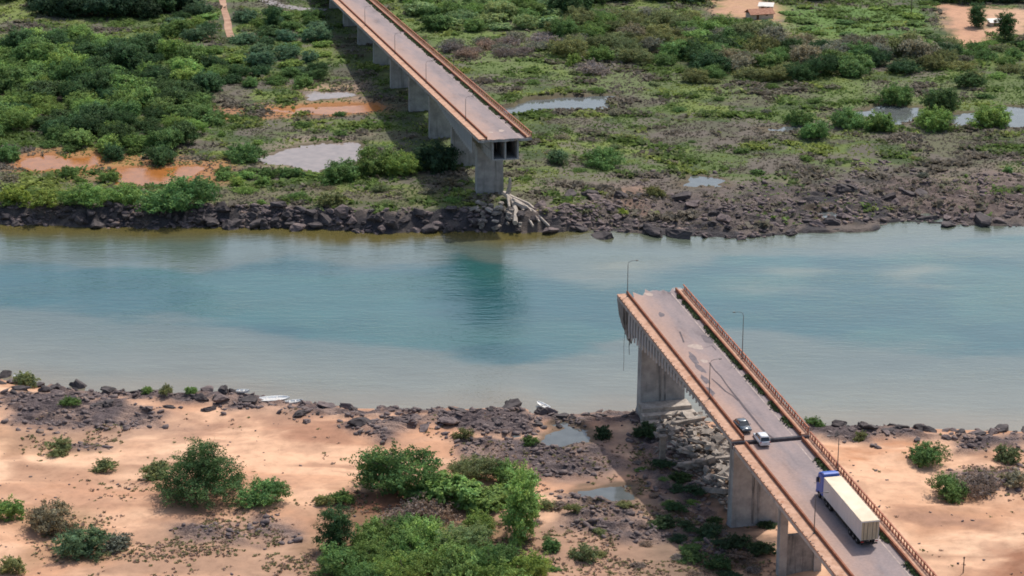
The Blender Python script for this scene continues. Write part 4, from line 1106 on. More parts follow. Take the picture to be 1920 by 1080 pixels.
# --- near bank, one by one
NB = [
 ('peak', 376, 940, 188, 'dark', 'tall pointed bushy tree standing alone on the sand'),
 ('bigshrub', 492, 944, 100, 'mid', 'rounded bush touching the right foot of the tall pointed tree'),
 ('shrub', 292, 898, 70, 'olive', 'low spreading shrub left of the tall pointed tree'),
 ('shrub', 10, 978, 80, 'bright', 'bright green bush cut by the left edge above the bottom'),
 ('bigshrub', 88, 998, 110, 'grey', 'grey-green low bush right of the bright bush at left edge'),
 ('bigshrub', 150, 1042, 125, 'blueg', 'dark sprawling bush at bottom left on the sand'),
 ('shrub', 218, 1030, 70, 'grey', 'greyish shrub tailing off right of the sprawling bush'),
 ('shrub', 20, 1076, 60, 'olive', 'olive shrub in the bottom left corner'),
 ('shrub', 195, 886, 50, 'olive', 'faint olive shrub on open sand left of the tall tree'),
 ('shrub', 110, 852, 60, 'olive', 'small shrub on the dark rock tongue at left'),
 ('shrub', 45, 726, 55, 'olive', 'shrub growing from shore rocks at the left edge'),
 ('shrub', 130, 762, 40, 'mid', 'small green shrub among left shore rocks'),
 ('shrub', 310, 742, 34, 'olive', 'small shrub on the waterline left of the white boats'),
 ('shrub', 275, 738, 30, 'mid', 'tiny shrub on the waterline rocks left of centre'),
 ('shrub', 358, 738, 26, 'bright', 'tiny bright shrub on the waterline nearest the white boats'),
 ('feather', 742, 930, 180, 'mid', 'wide feathery tree with see-through crown in middle foreground'),
 ('feather', 890, 903, 110, 'olive', 'low dark-based feathery tree right of the wide feathery tree'),
 ('bigshrub', 958, 912, 90, 'mid', 'rounded bush beside the rock field in middle foreground'),
 ('oval', 626, 1036, 72, 'dark', 'narrow dark young tree at left end of the foreground thicket'),
 ('oval', 978, 1016, 112, 'bright', 'tall bright round bush at right end of the foreground thicket'),
 ('shrub', 640, 945, 48, 'mid', 'small upright shrub on bare earth beside the wide feathery tree'),
 ('shrub', 606, 948, 40, 'olive', 'thin shrub on the sand at the thicket edge'),
 ('dry', 800, 978, 110, 'drybrown', 'bare grey brushwood heap in the middle of the thicket'),
 ('dry', 740, 988, 90, 'drybrown', 'bare brushwood left half of the thicket hollow'),
 ('herb', 850, 950, 150, 'bright', 'bright low growth behind the brushwood heap'),
 ('herb', 925, 952, 110, 'bright', 'bright low growth left of the tall round bush'),
 ('herb', 790, 945, 90, 'mid', 'low growth under the wide feathery tree'),
 ('bigshrub', 1740, 872, 84, 'mid', 'isolated green bush on sand right of the bridge'),
 ('bigshrub', 1782, 938, 92, 'mid', 'larger green bush below the isolated bush at right'),
 ('dry', 1838, 926, 90, 'drybrown', 'dry brown brush right of the larger green bush'),
 ('shrub', 1890, 868, 60, 'olive', 'olive shrub on rocks by the right edge'),
 ('shrub', 1908, 914, 60, 'grey', 'grey shrub at the right edge on sand'),
 ('shrub', 1614, 826, 34, 'olive', 'small shrub among rocks just right of the bridge'),
 ('shrub', 1528, 798, 36, 'mid', 'green shrub at the waterline right of the bridge railing'),
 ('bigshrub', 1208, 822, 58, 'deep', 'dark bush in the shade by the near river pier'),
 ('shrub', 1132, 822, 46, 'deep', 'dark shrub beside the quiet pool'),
 ('shrub', 995, 836, 34, 'mid', 'small shrub alone in the rock field'),
 ('shrub', 868, 822, 40, 'olive', 'shrub on rocks behind the wide feathery tree'),
 ('shrub', 1094, 1050, 56, 'olive', 'sparse shrub on sand right of the thicket'),
 ('shrub', 1034, 1034, 44, 'mid', 'small shrub hugging the thicket right edge'),
 ('shrub', 1020, 955, 40, 'olive', 'small shrub between thicket and rock field'),
 ('shrub', 1075, 962, 36, 'olive', 'sparse shrub below the grey puddle'),
]
for k_, a, b_, w, t, lb in NB: pplant(k_, a, b_, w, t, lb, hs=.74 if k_ == 'peak' else 1.0)
THK = ((690, 1075, 110, 'mid'), (765, 1062, 115, 'bright'), (845, 1072, 120, 'mid'), (915, 1082, 110, 'mid'), (700, 1030, 110, 'mid'), (795, 1030, 110, 'bright'), (872, 1036, 110, 'pale'),
                                   (640, 1088, 110, 'mid'), (995, 1090, 90, 'bright'), (750, 1105, 140, 'bright'), (850, 1112, 140, 'mid'), (940, 1118, 120, 'bright'), (690, 1118, 120, 'mid'), (760, 1010, 90, 'mid'), (900, 1000, 80, 'bright'))
THK = [(a + .1 * k_, b_, w, t) for k_, (a, b_, w, t) in enumerate(THK)]
for i, (a, b_, w, t) in enumerate(THK):
    pplant(('feather', 'bigshrub', 'bigshrub')[i % 3], a, b_, w, t, ('large', 'feathery', 'leafy')[i % 3] + ' ' + WORD[t] + ' bush in the bottom thicket, ' + nth(1 + sorted(q_[0] for q_ in THK).index(a)) + ' from its left end' + (', bottom row' if b_ > 1080 else ', upper row' if b_ < 1040 else ''), 'bushes of the bottom thicket', hs=1.05)
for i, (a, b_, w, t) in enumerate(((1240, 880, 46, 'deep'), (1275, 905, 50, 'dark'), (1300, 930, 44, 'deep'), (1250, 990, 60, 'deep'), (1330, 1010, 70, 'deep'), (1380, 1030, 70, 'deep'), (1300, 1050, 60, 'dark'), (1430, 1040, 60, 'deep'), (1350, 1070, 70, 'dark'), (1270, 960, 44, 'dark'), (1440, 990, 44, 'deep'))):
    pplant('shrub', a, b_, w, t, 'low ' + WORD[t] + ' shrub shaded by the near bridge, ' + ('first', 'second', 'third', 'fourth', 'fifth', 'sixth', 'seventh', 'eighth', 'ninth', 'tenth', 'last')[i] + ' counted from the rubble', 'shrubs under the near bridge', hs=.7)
THK2 = [(1190, 850), (1260, 900), (1330, 950), (1470, 1095), (1310, 1095), (1200, 930)]
# --- far bank, bushes along the rock edge and ponds, one by one
FB = [
 ('bigshrub', 338, 404, 130, 'mid', 'large dark bush overhanging the left rock edge'),
 ('bigshrub', 228, 386, 95, 'bright', 'bright bush left of the large overhanging bush'),
 ('bigshrub', 150, 388, 95, 'bright', 'bright spreading bush above the left rock edge'),
 ('shrub', 84, 392, 70, 'lime', 'yellow-green shrub on the rock edge near the left side'),
 ('shrub', 30, 396, 70, 'lime', 'yellow-green shrub on the rock edge at far left'),
 ('bigshrub', 204, 342, 52, 'mid', 'round bush in front of the orange pool'),
 ('shrub', 128, 334, 44, 'mid', 'small bush below the left orange pool'),
 ('bigshrub', 456, 302, 82, 'mid', 'lone round bush left of the grey pond'),
 ('bigshrub', 300, 308, 74, 'dark', 'dark round bush behind the orange pool'),
 ('bigshrub', 214, 300, 62, 'dark', 'dark bush between the two orange pools'),
 ('bigshrub', 14, 302, 60, 'mid', 'bush at left edge beside the first orange pool'),
 ('bigshrub', 702, 328, 112, 'mid', 'large bush beside the bridge shadow, front of the piers'),
 ('bigshrub', 752, 330, 84, 'bright', 'bright bush right of the large bush by the bridge shadow'),
 ('bigshrub', 640, 340, 90, 'mid', 'bush in front of the grey pond by the bridge shadow'),
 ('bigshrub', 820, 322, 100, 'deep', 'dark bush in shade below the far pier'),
 ('shrub', 620, 388, 66, 'olive', 'low olive shrub on the rock edge left of the far pier'),
 ('bigshrub', 1130, 312, 84, 'mid', 'round green bush on the far shelf right of the tip'),
 ('shrub', 1046, 308, 56, 'blueg', 'dark shrub between the tip and the round green bush'),
 ('bigshrub', 1532, 262, 66, 'mid', 'dark bush left of the clear right-hand pond'),
 ('shrub', 1500, 236, 60, 'mid', 'shrub behind the small clear puddle'),
 ('bigshrub', 1590, 240, 80, 'mid', 'low bush along the left bank of the clear pond'),
 ('bigshrub', 1682, 196, 72, 'mid', 'bush behind the clear pond on the right'),
 ('bigshrub', 1768, 208, 92, 'dark', 'tall dark bush between two clear ponds'),
 ('bigshrub', 1756, 244, 80, 'bright', 'bright low bush in front of the dark pond bush'),
 ('bigshrub', 1862, 238, 92, 'bright', 'bright bush beside the clear pond at right edge'),
 ('shrub', 1650, 246, 70, 'mid', 'low bush on the near bank of the clear pond'),
 ('shrub', 1820, 164, 60, 'dark', 'dark flat bush above the right-hand ponds'),
 ('shrub', 1075, 122, 40, 'bright', 'bright small bush in front of the olive scrub'),
 ('dry', 1110, 140, 70, 'drybrown', 'dry grey bush in front of the olive scrub'),
 ('shrub', 1228, 370, 44, 'olive', 'olive shrub among rocks on the far shelf'),
 ('shrub', 1168, 404, 24, 'lime', 'yellowish tuft at the waterline right of the tip'),
 ('oval', 1832, 52, 40, 'dark', 'small tree with bare trunk on the red dirt clearing'),
 ('oval', 1886, 76, 44, 'dark', 'dark tree beside the white shed at right'),
 ('shrub', 1908, 88, 30, 'dark', 'small dark bush in front of the dark tree at right'),
 ('shrub', 1402, 46, 26, 'mid', 'small bush left in front of the red roofed house'),
 ('shrub', 1438, 48, 28, 'blueg', 'small bush right in front of the red roofed house'),
 ('oval', 512, 60, 40, 'dark', 'dark upright tree below the grey road'),
]
for k_, a, b_, w, t, lb in FB: pplant(k_, a, b_, w, t, lb)
def grove(pp, spacing, seed, kinds, tints, sizes, where, group, hs=(.8, 1.15)):
    """scatter plants over an outline; a label tells colour, size, and row and side within the group"""
    r = random.Random(seed)
    pts = scatter(pp, spacing, seed)
    for cl in ([(398, -40), (450, -40), (456, 118), (402, 118)], [(470, -40), (640, -40), (640, 46), (470, 34)]):
        K_ = Poly([onz(a, b, 2.2) for a, b in cl]); pts = [q for q in pts if K_.sd(q[:1], q[1:])[0] > 0]
    if not pts: return
    yy = sorted(q[1] for q in pts); pxs = sorted(project(q[0], q[1], 2)[0] for q in pts); n = len(pts)
    rowof = lambda q: min(3, int(yy.index(q[1]) / n * 4)) if n > 6 else 0
    rank = {}
    for w_ in range(4):
        for i_, q in enumerate(sorted([tuple(q) for q in pts if rowof(q) == w_], key=lambda q: project(q[0], q[1], 2)[0])): rank[q] = i_ + 1
    for q in pts:
        t = r.choice(tints); k_ = r.choice(kinds); w = r.uniform(*sizes)
        fy = yy.index(q[1]) / n; fx = pxs.index(project(q[0], q[1], 2)[0]) / n
        row = ('front row', 'second row', 'third row', 'back row')[rowof(q)]
        side = 'left' if fx < .33 else 'middle' if fx < .67 else 'right'
        big = 'large ' if w > sizes[0] + .6 * (sizes[1] - sizes[0]) else 'small ' if w < sizes[0] + .3 * (sizes[1] - sizes[0]) else ''
        plant(k_, q[0], q[1], w, t, big + WORD[t] + ' ' + NAME[k_][1] + ' ' + where + ', ' + ((row + ', ' if n > 6 else '') + nth(rank[tuple(q)]) + ' from left'), group, r.uniform(*hs))
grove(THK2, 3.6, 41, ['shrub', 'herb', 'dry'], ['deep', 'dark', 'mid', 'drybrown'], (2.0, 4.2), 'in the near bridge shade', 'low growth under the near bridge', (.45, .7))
grove([(1000, 940), (1180, 950), (1280, 1040), (1280, 1095), (1010, 1095)], 6.5, 42, ['shrub', 'dry'], ['olive', 'mid', 'drybrown'], (1.6, 3.2), 'on sand right of the thicket', 'sparse shrubs right of the thicket', (.4, .6))
grove([(-40, 98), (150, 88), (330, 110), (420, 140), (385, 180), (390, 240), (340, 292), (240, 288), (130, 280), (70, 240), (-40, 280)], 6.6, 1, ['broad', 'broad', 'feather', 'bigshrub'], ['dark', 'dark', 'mid', 'mid', 'bright', 'bright'], (8, 14),
      'in the left grove', 'trees of the left grove', (.7, 1.05))
grove([(75, 12), (350, 8), (350, 32), (280, 42), (80, 44)], 7.5, 2, ['broad'], ['deep', 'deep', 'dark'], (12, 16), 'in the dark top-left row', 'dark trees along the top left')
grove([(-40, -20), (30, -20), (30, 14), (-40, 16)], 9, 3, ['broad'], ['dark'], (10, 13), 'in the top left corner', 'trees in the top left corner')
grove([(300, 55), (410, 25), (410, 80), (600, 70), (620, 110), (560, 150), (420, 120), (330, 80)], 7.5, 4, ['bigshrub', 'herb', 'broad'], ['mid', 'bright', 'blueg', 'dark'], (6, 11), 'between dirt track and far bridge', 'bushes left of the far bridge', (.7, 1))
grove([(445, 34), (600, 42), (610, 66), (440, 62)], 7, 14, ['bigshrub', 'herb'], ['mid', 'blueg', 'mid'], (6, 10), 'right of the dirt track', 'bushes by the dirt track', (.7, 1))
grove([(410, 150), (600, 140), (600, 165), (420, 170)], 7, 15, ['bigshrub'], ['mid', 'dark'], (6, 9), 'above the orange trickle', 'bushes above the orange trickle', (.7, 1))
grove([(715, -25), (860, -25), (1040, -10), (1040, 60), (900, 72), (820, 70)], 7.2, 5, ['herb', 'broad', 'bigshrub'], ['pale', 'bright', 'mid', 'pale'], (7, 12), 'just right of the far bridge', 'pale plants right of the far bridge', (.7, .95))
grove([(1040, -30), (1100, -30), (1100, 30), (1045, 45)], 8, 6, ['broad'], ['deep', 'dark'], (10, 14), 'behind the olive scrub', 'dark trees at top centre')
grove([(1110, -30), (1350, -30), (1345, 8), (1110, 12)], 10, 7, ['broad'], ['dark', 'mid', 'deep'], (10, 14), 'along the top edge centre', 'trees along the top edge')
grove([(830, 92), (1020, 82), (1020, 112), (850, 118)], 6.5, 8, ['dry'], ['drybrown', 'grey', 'drybrown'], (6, 10), 'in the dry brush patch', 'dry brush right of the far bridge', (.8, 1.1))
grove([(1040, 60), (1140, 40), (1300, 45), (1300, 110), (1240, 130), (1060, 112)], 7.5, 9, ['feather', 'feather', 'bigshrub'], ['olive', 'olive', 'grey', 'mid'], (9, 14), 'in the olive scrub', 'olive scrub', (.75, 1.0))
grove([(1290, 85), (1420, 70), (1500, 95), (1780, 90), (1780, 135), (1500, 150), (1300, 155)], 7.0, 10, ['feather', 'bigshrub', 'broad'], ['olive', 'dark', 'mid', 'grey'], (8, 13), 'in the right far hedge', 'hedge of bushes on the right', (.7, 1))
grove([(1300, 55), (1400, 60), (1400, 110), (1310, 120)], 8, 16, ['broad', 'bigshrub'], ['lime', 'bright', 'mid'], (8, 12), 'left of the right hedge', 'yellow-green bushes', (.7, 1))
grove([(1780, 80), (1960, 85), (1960, 150), (1790, 150)], 8, 11, ['bigshrub', 'shrub', 'dry'], ['mid', 'bright', 'grey', 'olive'], (6, 10), 'below the red clearing', 'bushes below the red clearing', (.7, 1))
grove([(1455, -20), (1550, -20), (1550, 5), (1460, 6)], 9, 12, ['broad'], ['deep', 'dark'], (11, 15), 'behind the green field', 'dark trees behind the green field')
grove([(1750, -30), (1960, -30), (1960, 12), (1860, 14), (1760, 8)], 9, 13, ['broad'], ['deep', 'dark', 'mid'], (10, 15), 'in the top right corner', 'trees in the top right corner')
grove([(1470, 20), (1740, 22), (1740, 78), (1480, 80)], 11, 17, ['herb'], ['bright', 'mid', 'bright'], (6, 9), 'low in the green field', 'clumps in the green field', (.4, .6))
grove([(960, 130), (1500, 165), (1920, 165), (1920, 200), (1500, 215), (1160, 220), (1000, 180)], 17, 18, ['shrub', 'bigshrub', 'dry'], ['olive', 'mid', 'grey'], (3, 6), 'on the marsh behind the ponds', 'small marsh bushes', (.5, .8))
grove([(1000, 260), (1500, 255), (1920, 270), (1920, 330), (1500, 330), (1000, 340)], 15, 19, ['shrub', 'dry'], ['olive', 'grey', 'mid'], (2.5, 5), 'on the brown far shelf', 'small bushes on the far shelf', (.5, .8))
grove([(400, 230), (640, 215), (640, 260), (560, 275), (420, 270)], 13, 20, ['shrub'], ['bright', 'mid', 'olive'], (2.5, 5), 'above the grey pond', 'small bushes above the grey pond', (.5, .8))
grove([(400, 325), (580, 330), (640, 345), (420, 352)], 4.5, 21, ['shrub', 'herb'], ['bright', 'mid', 'mid'], (4, 7), 'fringing the grey pond', 'fringe bushes below the grey pond', (.6, .9))
grove([(-20, 340), (400, 350), (860, 350), (860, 385), (420, 390), (-20, 392)], 9, 22, ['shrub', 'dry'], ['olive', 'bright', 'grey', 'mid'], (3, 6), 'behind the left rock edge', 'small bushes behind the left rock edge', (.5, .8))
grove([(60, 270), (350, 280), (330, 300), (120, 300)], 7, 23, ['bigshrub'], ['dark', 'mid'], (5, 8), 'at the grove foot', 'bushes at the foot of the grove', (.6, .9))

# ------------------------------------------------------------------ rocks
def rock_mesh(seed, sub=3, mat='rock'):
    r = np.random.default_rng(seed)
    bm = bmesh.new(); bmesh.ops.create_icosphere(bm, subdivisions=sub, radius=1.0)
    co = np.array([v.co[:] for v in bm.verts])
    # angular: clamp the ball by random planes, then break it up along ridges
    for i in range(15):
        n = r.normal(size=3); n /= np.linalg.norm(n); d = r.uniform(.42, .82)
        k = co @ n - d; co = co - np.outer(np.clip(k, 0, None), n)
    q = ridged(co[:, 0] + .7 * co[:, 2], co[:, 1] - .5 * co[:, 2], .75, 3, seed) - .55
    q2 = ridged(co[:, 2] * 2.2 + .4 * co[:, 0], co[:, 1] + co[:, 0], .8, 2, seed + 9) - .55
    nr = co / (np.linalg.norm(co, axis=1)[:, None] + 1e-6)
    co = co + nr * (q * .42 + q2 * .25)[:, None]
    co *= np.array([1.15, r.uniform(.7, 1.0), r.uniform(.5, .75)])
    for v, c in zip(bm.verts, co): v.co = c
    me = bpy.data.meshes.new('boulder'); bm.to_mesh(me); bm.free(); me.materials.append(M[mat]); return me
ROCKS = [rock_mesh(300 + i) for i in range(7)]; ROCKS2 = [rock_mesh(330 + i, mat='rock2') for i in range(5)]
NR = 0
def boulder(x, y, size, label, group=None, light=False, sink=.42, zs=1.0):
    global NR
    NR += 1; r = random.Random(NR * 17 + 3)
    me = r.choice(ROCKS2 if light else ROCKS)
    k = size / 2
    o = add('boulder', me, None, (x, y, gz_at(x, y) + k * (.55 - sink) * zs), (r.uniform(-.25, .25), r.uniform(-.25, .25), r.uniform(0, 6.28)), (k * r.uniform(.85, 1.3), k, k * zs * r.uniform(.8, 1.2)))
    props(o, label, 'boulder', group)
for a, b_, w, lb in ((150, 720, 46, 'large dark rock standing in the river off the left shore'), (10, 702, 34, 'dark rock at the left edge in the shallows'), (108, 730, 20, 'small dark rock between the left shore and the river rock'),
                     (75, 722, 24, 'dark rock on the left shoreline beside a shrub'), (420, 738, 30, 'dark rock at the waterline left of the white boats'), (450, 740, 28, 'dark rock at the waterline nearest the white boats'),
                     (1015, 776, 44, 'flat dark rock at the tip of the near rocky spit'), (955, 770, 44, 'long dark rock on the near rocky spit'), (1590, 366, 44, 'largest dark rock hump on the right far shelf'),
                     (1840, 414, 46, 'black rock face at the waterline near the right edge'), (1130, 440, 50, 'dark waterline rock right of the far tip'), (1270, 440, 60, 'dark rock jutting into the river below the puddle')):
    x, y = onz(a, b_, .4); sz = w * y / FPX / .93
    boulder(x, y, sz, lb, sink=.34)
def row(pix0, pix1, n, jit, size, label, group, light=.0, seed=1, z=0.3, zs=1.0, near=False):
    r = random.Random(seed)
    for i in range(n):
        t = (i + r.random()) / n
        a = pix0[0] + (pix1[0] - pix0[0]) * t
        x0, _ = onz(a, pix0[1] + (pix1[1] - pix0[1]) * t, z)
        ysh = float((y_near if near else y_far)(np.array([x0]))[0])
        y = ysh + (-1 if near else 1) * (r.random() ** 1.3) * jit - (.4 if not near else -.4)
        lt = r.random() < light; sz = size[0] + (size[1] - size[0]) * r.random() ** 1.6
        pos = nth(i + 1)
        boulder(x0, y, sz, ('big' if sz > (size[0] + size[1]) / 2 else 'smaller') + (' brown-grey' if lt else ' dark') + ' boulder ' + label + ', ' + pos + ' from left' , group, lt, zs=zs)
row((-10, 425), (860, 432), 90, 5.5, (2.0, 5.4), 'on the left far rock edge', 'boulders of the left far rock edge', .12, 1, zs=1.1)
row((860, 432), (1010, 436), 16, 8, (1.4, 3.4), 'below the far pier', 'boulders below the far pier', .3, 2)
row((1010, 436), (1930, 425), 70, 26, (1.6, 6.0), 'on the right far shelf', 'boulders of the right far shelf', .45, 3, zs=.8)
row((-10, 715), (470, 745), 44, 12, (1.2, 4.2), 'on the left sandy shore', 'boulders of the left near shore', .3, 4, near=True, zs=.8)
row((560, 760), (1060, 780), 36, 13, (1.2, 4.0), 'on the near rocky spit', 'boulders of the near rocky spit', .4, 5, near=True, zs=.8)
row((1060, 780), (1200, 778), 12, 6, (.9, 2.0), 'by the near river pier', 'boulders by the near pier', .4, 6, near=True, zs=.8)
row((1510, 796), (1930, 808), 40, 9, (1.2, 4.0), 'on the right sandy shore', 'boulders of the right near shore', .3, 7, near=True, zs=.8)
# the countless rest: small angular stones, one mesh each side
bmt = bmesh.new(); bmesh.ops.create_icosphere(bmt, subdivisions=1, radius=1.0)
ICO_V = np.array([v.co[:] for v in bmt.verts]); ICO_F = np.array([[v.index for v in f.verts] for f in bmt.faces]); bmt.free()
def stones(name, x, y, sz, mat, label, seed):
    r = np.random.default_rng(seed); n = len(x)
    v = ICO_V[None] * (1 + r.normal(0, .2, (n, len(ICO_V), 1)))
    v = v * np.stack([r.uniform(.7, 1.4, n), r.uniform(.7, 1.2, n), r.uniform(.25, .6, n)], 1)[:, None, :]
    a = r.uniform(0, 6.28, n); c, s = np.cos(a)[:, None], np.sin(a)[:, None]
    X = v[:, :, 0] * c - v[:, :, 1] * s; Y = v[:, :, 0] * s + v[:, :, 1] * c
    tl = r.normal(0, .3, n)[:, None]; Z = v[:, :, 2] + X * tl
    V = np.stack([X * sz[:, None] + x[:, None], Y * sz[:, None] + y[:, None], Z * sz[:, None] + (GH(x, y) + sz * .12)[:, None]], 2).reshape(-1, 3)
    F = (ICO_F[None] + (np.arange(n) * len(ICO_V))[:, None, None]).reshape(-1, 3)
    o = add(name, np_mesh(name, V, F, M[mat])); props(o, label, 'stones', kind='stuff')
r = np.random.default_rng(5)
x = r.uniform(-130, 130, 60000); y = r.uniform(300, 395, 60000); dn_ = y_near(x) - y
kk = near_rock(x, y, dn_) * (fbm(x, y, 5, 3, 77) > .42) * (dn_ > -1)
ok = r.random(60000) < kk * .42; x, y = x[ok], y[ok]
stones('shore_stones', x, y, .22 + .55 * r.random(len(x)) ** 2.2, 'rock2', 'dark broken stones strewn over the near shore rock patches', 6)
x = r.uniform(-175, 175, 70000); y = r.uniform(472, 560, 70000); df_ = y - y_far(x); rr_ = sstep(5, 40, x)
ok = (df_ > -1.0) & (df_ < (9 * (1 - rr_) + 48 * rr_) * (.4 + 1.0 * fbm(x, y, 12, 3, 79))) & (r.random(70000) < (.13 + .35 * (1 - rr_)) * sstep(.40, .60, fbm(x, y, 8, 3, 81)) * 1.6); x, y = x[ok], y[ok]
stones('bank_stones', x, y, .3 + .7 * r.random(len(x)) ** 2.2, 'rock2', 'dark broken rock littering the far bank', 8)
# stray pebbles on the open sand
x = r.uniform(-90, 110, 900); y = r.uniform(285, 370, 900)
ok = (y_near(x) - y > 3) & (fbm(x, y, 12, 3, 83) > .5); x, y = x[ok], y[ok]
stones('sand_stones', x, y, .08 + .25 * r.random(len(x)) ** 2, 'rock2', 'small brown stones scattered on the open sand', 9)

# ------------------------------------------------------------------ rubble of the fallen span
def chunk_mesh(seed, dims):
    r = random.Random(seed)
    bm = bmesh.new(); bmesh.ops.create_cube(bm, size=1.0)
    bmesh.ops.subdivide_edges(bm, edges=bm.edges[:], cuts=1, use_grid_fill=True)
    for v in bm.verts:
        v.co = Vector(((v.co.x + r.uniform(-.13, .13)) * dims[0], (v.co.y + r.uniform(-.13, .13)) * dims[1], (v.co.z + r.uniform(-.10, .10)) * dims[2]))
    me = bpy.data.meshes.new('concrete_chunk'); bm.to_mesh(me); bm.free(); me.materials.append(M['rubble_p' if seed % 2 else 'rubble']); return me
CH = [chunk_mesh(i, d) for i, d in enumerate(((1, .8, .5), (1.2, .9, .35), (.8, .7, .7), (1.5, .6, .4), (1.0, 1.0, .3)))]
BEAM = [chunk_mesh(20 + i, d) for i, d in enumerate(((4.2, .7, .6), (3.4, .9, .4), (5.2, .6, .6)))]
def chunk(x, y, z, k, label, group, beam=False, rot=None):
    r = random.Random(int(x * 131 + y * 977)); me = r.choice(BEAM if beam else CH)
    o = add('concrete_beam' if beam else 'concrete_chunk', me, None, (x, y, z), rot or (r.uniform(-.5, .5), r.uniform(-.5, .5), r.uniform(0, 6.28)), (k, k * r.uniform(.8, 1.2), k * r.uniform(.8, 1.3)))
    props(o, label, 'rubble', group)
r = random.Random(31)
n = 0; tries = 0
while n < 210 and tries < 4000:
    tries += 1
    a, b_ = r.uniform(1232, 1400), r.uniform(770, 965)
    # a wedge of debris lying between the two piers
    if b_ < 770 + max(0, (a - 1290)) * .55 - 4 or b_ > 838 + max(0, a - 1240) * .78: continue
    x, y, z = gp(a, b_)
    sz = .55 + 1.3 * r.random() ** 2
    low = 'upper' if b_ < 830 else 'middle' if b_ < 890 else 'lower'
    sd_ = 'left' if a < 1290 else 'centre' if a < 1345 else 'right'
    chunk(x, y, z + r.uniform(.1, 1.3), sz, ('big' if sz > 1.5 else 'small') + ' broken concrete block between the near piers, ' + low + ' ' + sd_, 'rubble between the near piers')
    n += 1
_ch = sorted([o for o in C.objects if o.get('group') == 'rubble between the near piers'], key=lambda o: project(*o.location)[0])
for w_ in ('upper', 'middle', 'lower'):
    for i_, o in enumerate([o for o in _ch if ', ' + w_ + ' ' in o['label']]): o['label'] = o['label'].rsplit(', ', 1)[0] + ', ' + w_ + ' part, ' + nth(i_ + 1) + ' from left'
for i, (a, b_, yaw, tilt, k) in enumerate(((1290, 800, .3, .1, 1.2), (1305, 838, 1.9, .5, 1.0), (1345, 872, .1, .05, 1.3), (1330, 930, 2.3, .4, 1.3), (1372, 930, 2.4, .45, 1.1), (1318, 878, .05, -.05, 1.5), (1350, 905, 2.0, .3, .9))):
    x, y, z = gp(a, b_)
    chunk(x, y, z + 1.0, k, ('grey', 'tilted', 'flat', 'leaning', 'steep', 'long', 'short')[i] + ' concrete beam in the rubble, ' + ('topmost', 'above the middle', 'right of centre', 'at lower left', 'at lower right', 'at the centre', 'below the centre')[i], 'beams in the rubble', True, (tilt, tilt * .4, yaw + TH))
_q = []
while len(_q) < 1500:
    a, b_ = r.uniform(1232, 1402), r.uniform(766, 968)
    if b_ < 766 + max(0, (a - 1290)) * .55 - 6 or b_ > 842 + max(0, a - 1240) * .8: continue
    _q.append(onz(a, b_, 3.0))
_q = np.array(_q)
stones('rubble_debris', _q[:, 0], _q[:, 1], .16 + .5 * np.random.default_rng(3)  .random(len(_q)) ** 2, 'rubble', 'small grey concrete debris between the blocks under the near bridge', 12)
x, y, z = gp(1241, 868)
b = MB(); b.box(-.45, .45, -.4, .4, -.5, 4.6); b.box(-.7, .7, -.6, .6, 4.6, 5.0); o = b.build('concrete_post', M['rubble'], None, loc=(x, y, z), rot=(0, .02, TH), bevel=.05)
props(o, 'lone square concrete post standing at the rubble edge', 'post')
for i in range(34):
    a, b_ = r.uniform(888, 985), r.uniform(374, 430)
    x, y, z = gp(a, b_)
    chunk(x, y, z + r.uniform(.2, .9), .7 + 1.2 * r.random(), 'broken concrete block at the foot of the far pier, ' + ('left' if a < 925 else 'middle' if a < 955 else 'right') + (' upper' if b_ < 403 else ' lower'), 'rubble below the far pier')
for i_, o in enumerate(sorted([o for o in C.objects if o.get('group') == 'rubble below the far pier'], key=lambda o: project(*o.location)[0])): o['label'] = 'broken concrete block at the foot of the far pier, ' + nth(i_ + 1) + ' from left'
for i, (a, b_, a2, b2, z1, z2) in enumerate(((952, 376, 958, 330, 1.4, 3.6), (966, 428, 962, 388, .6, 1.6), (962, 385, 1012, 420, 2.6, .6), (950, 372, 1000, 428, 2.8, .5), (945, 372, 955, 392, 3.2, 1.0), (958, 380, 1020, 412, 2.2, 1.0), (955, 378, 975, 430, 2.6, .4), (965, 390, 1030, 428, 1.8, .5))):
    x1, y1, z1 = gp(a, b_); x2, y2, z2 = gp(a2, b2); z1 += 1.3; z2 += .45
    if i == 0: x2, y2, z2 = x1 + .5, y1 + .4, z1 + 4.2
    m_ = MB(); mid = ((x1 + x2) / 2 + .3, (y1 + y2) / 2, (z1 + z2) / 2 + .8)
    m_.tube([(x1, y1, z1), mid, (x2, y2, z2)], [.60, .42, .30], 6)
    o = m_.build('fallen_strip', M['rubble_p'], None, smooth=False)
    props(o, ('upright pale concrete splinter right of the far pier', 'pale strip of debris reaching the water below the far pier', 'long debris strip sloping right from the far pier', 'second debris strip sloping to the waterline', 'short debris strip against the far pier foot', 'uppermost debris strip sloping right from the far pier', 'steep pale debris strip falling to the water', 'longest debris strip reaching furthest right of the far pier')[i], 'debris')

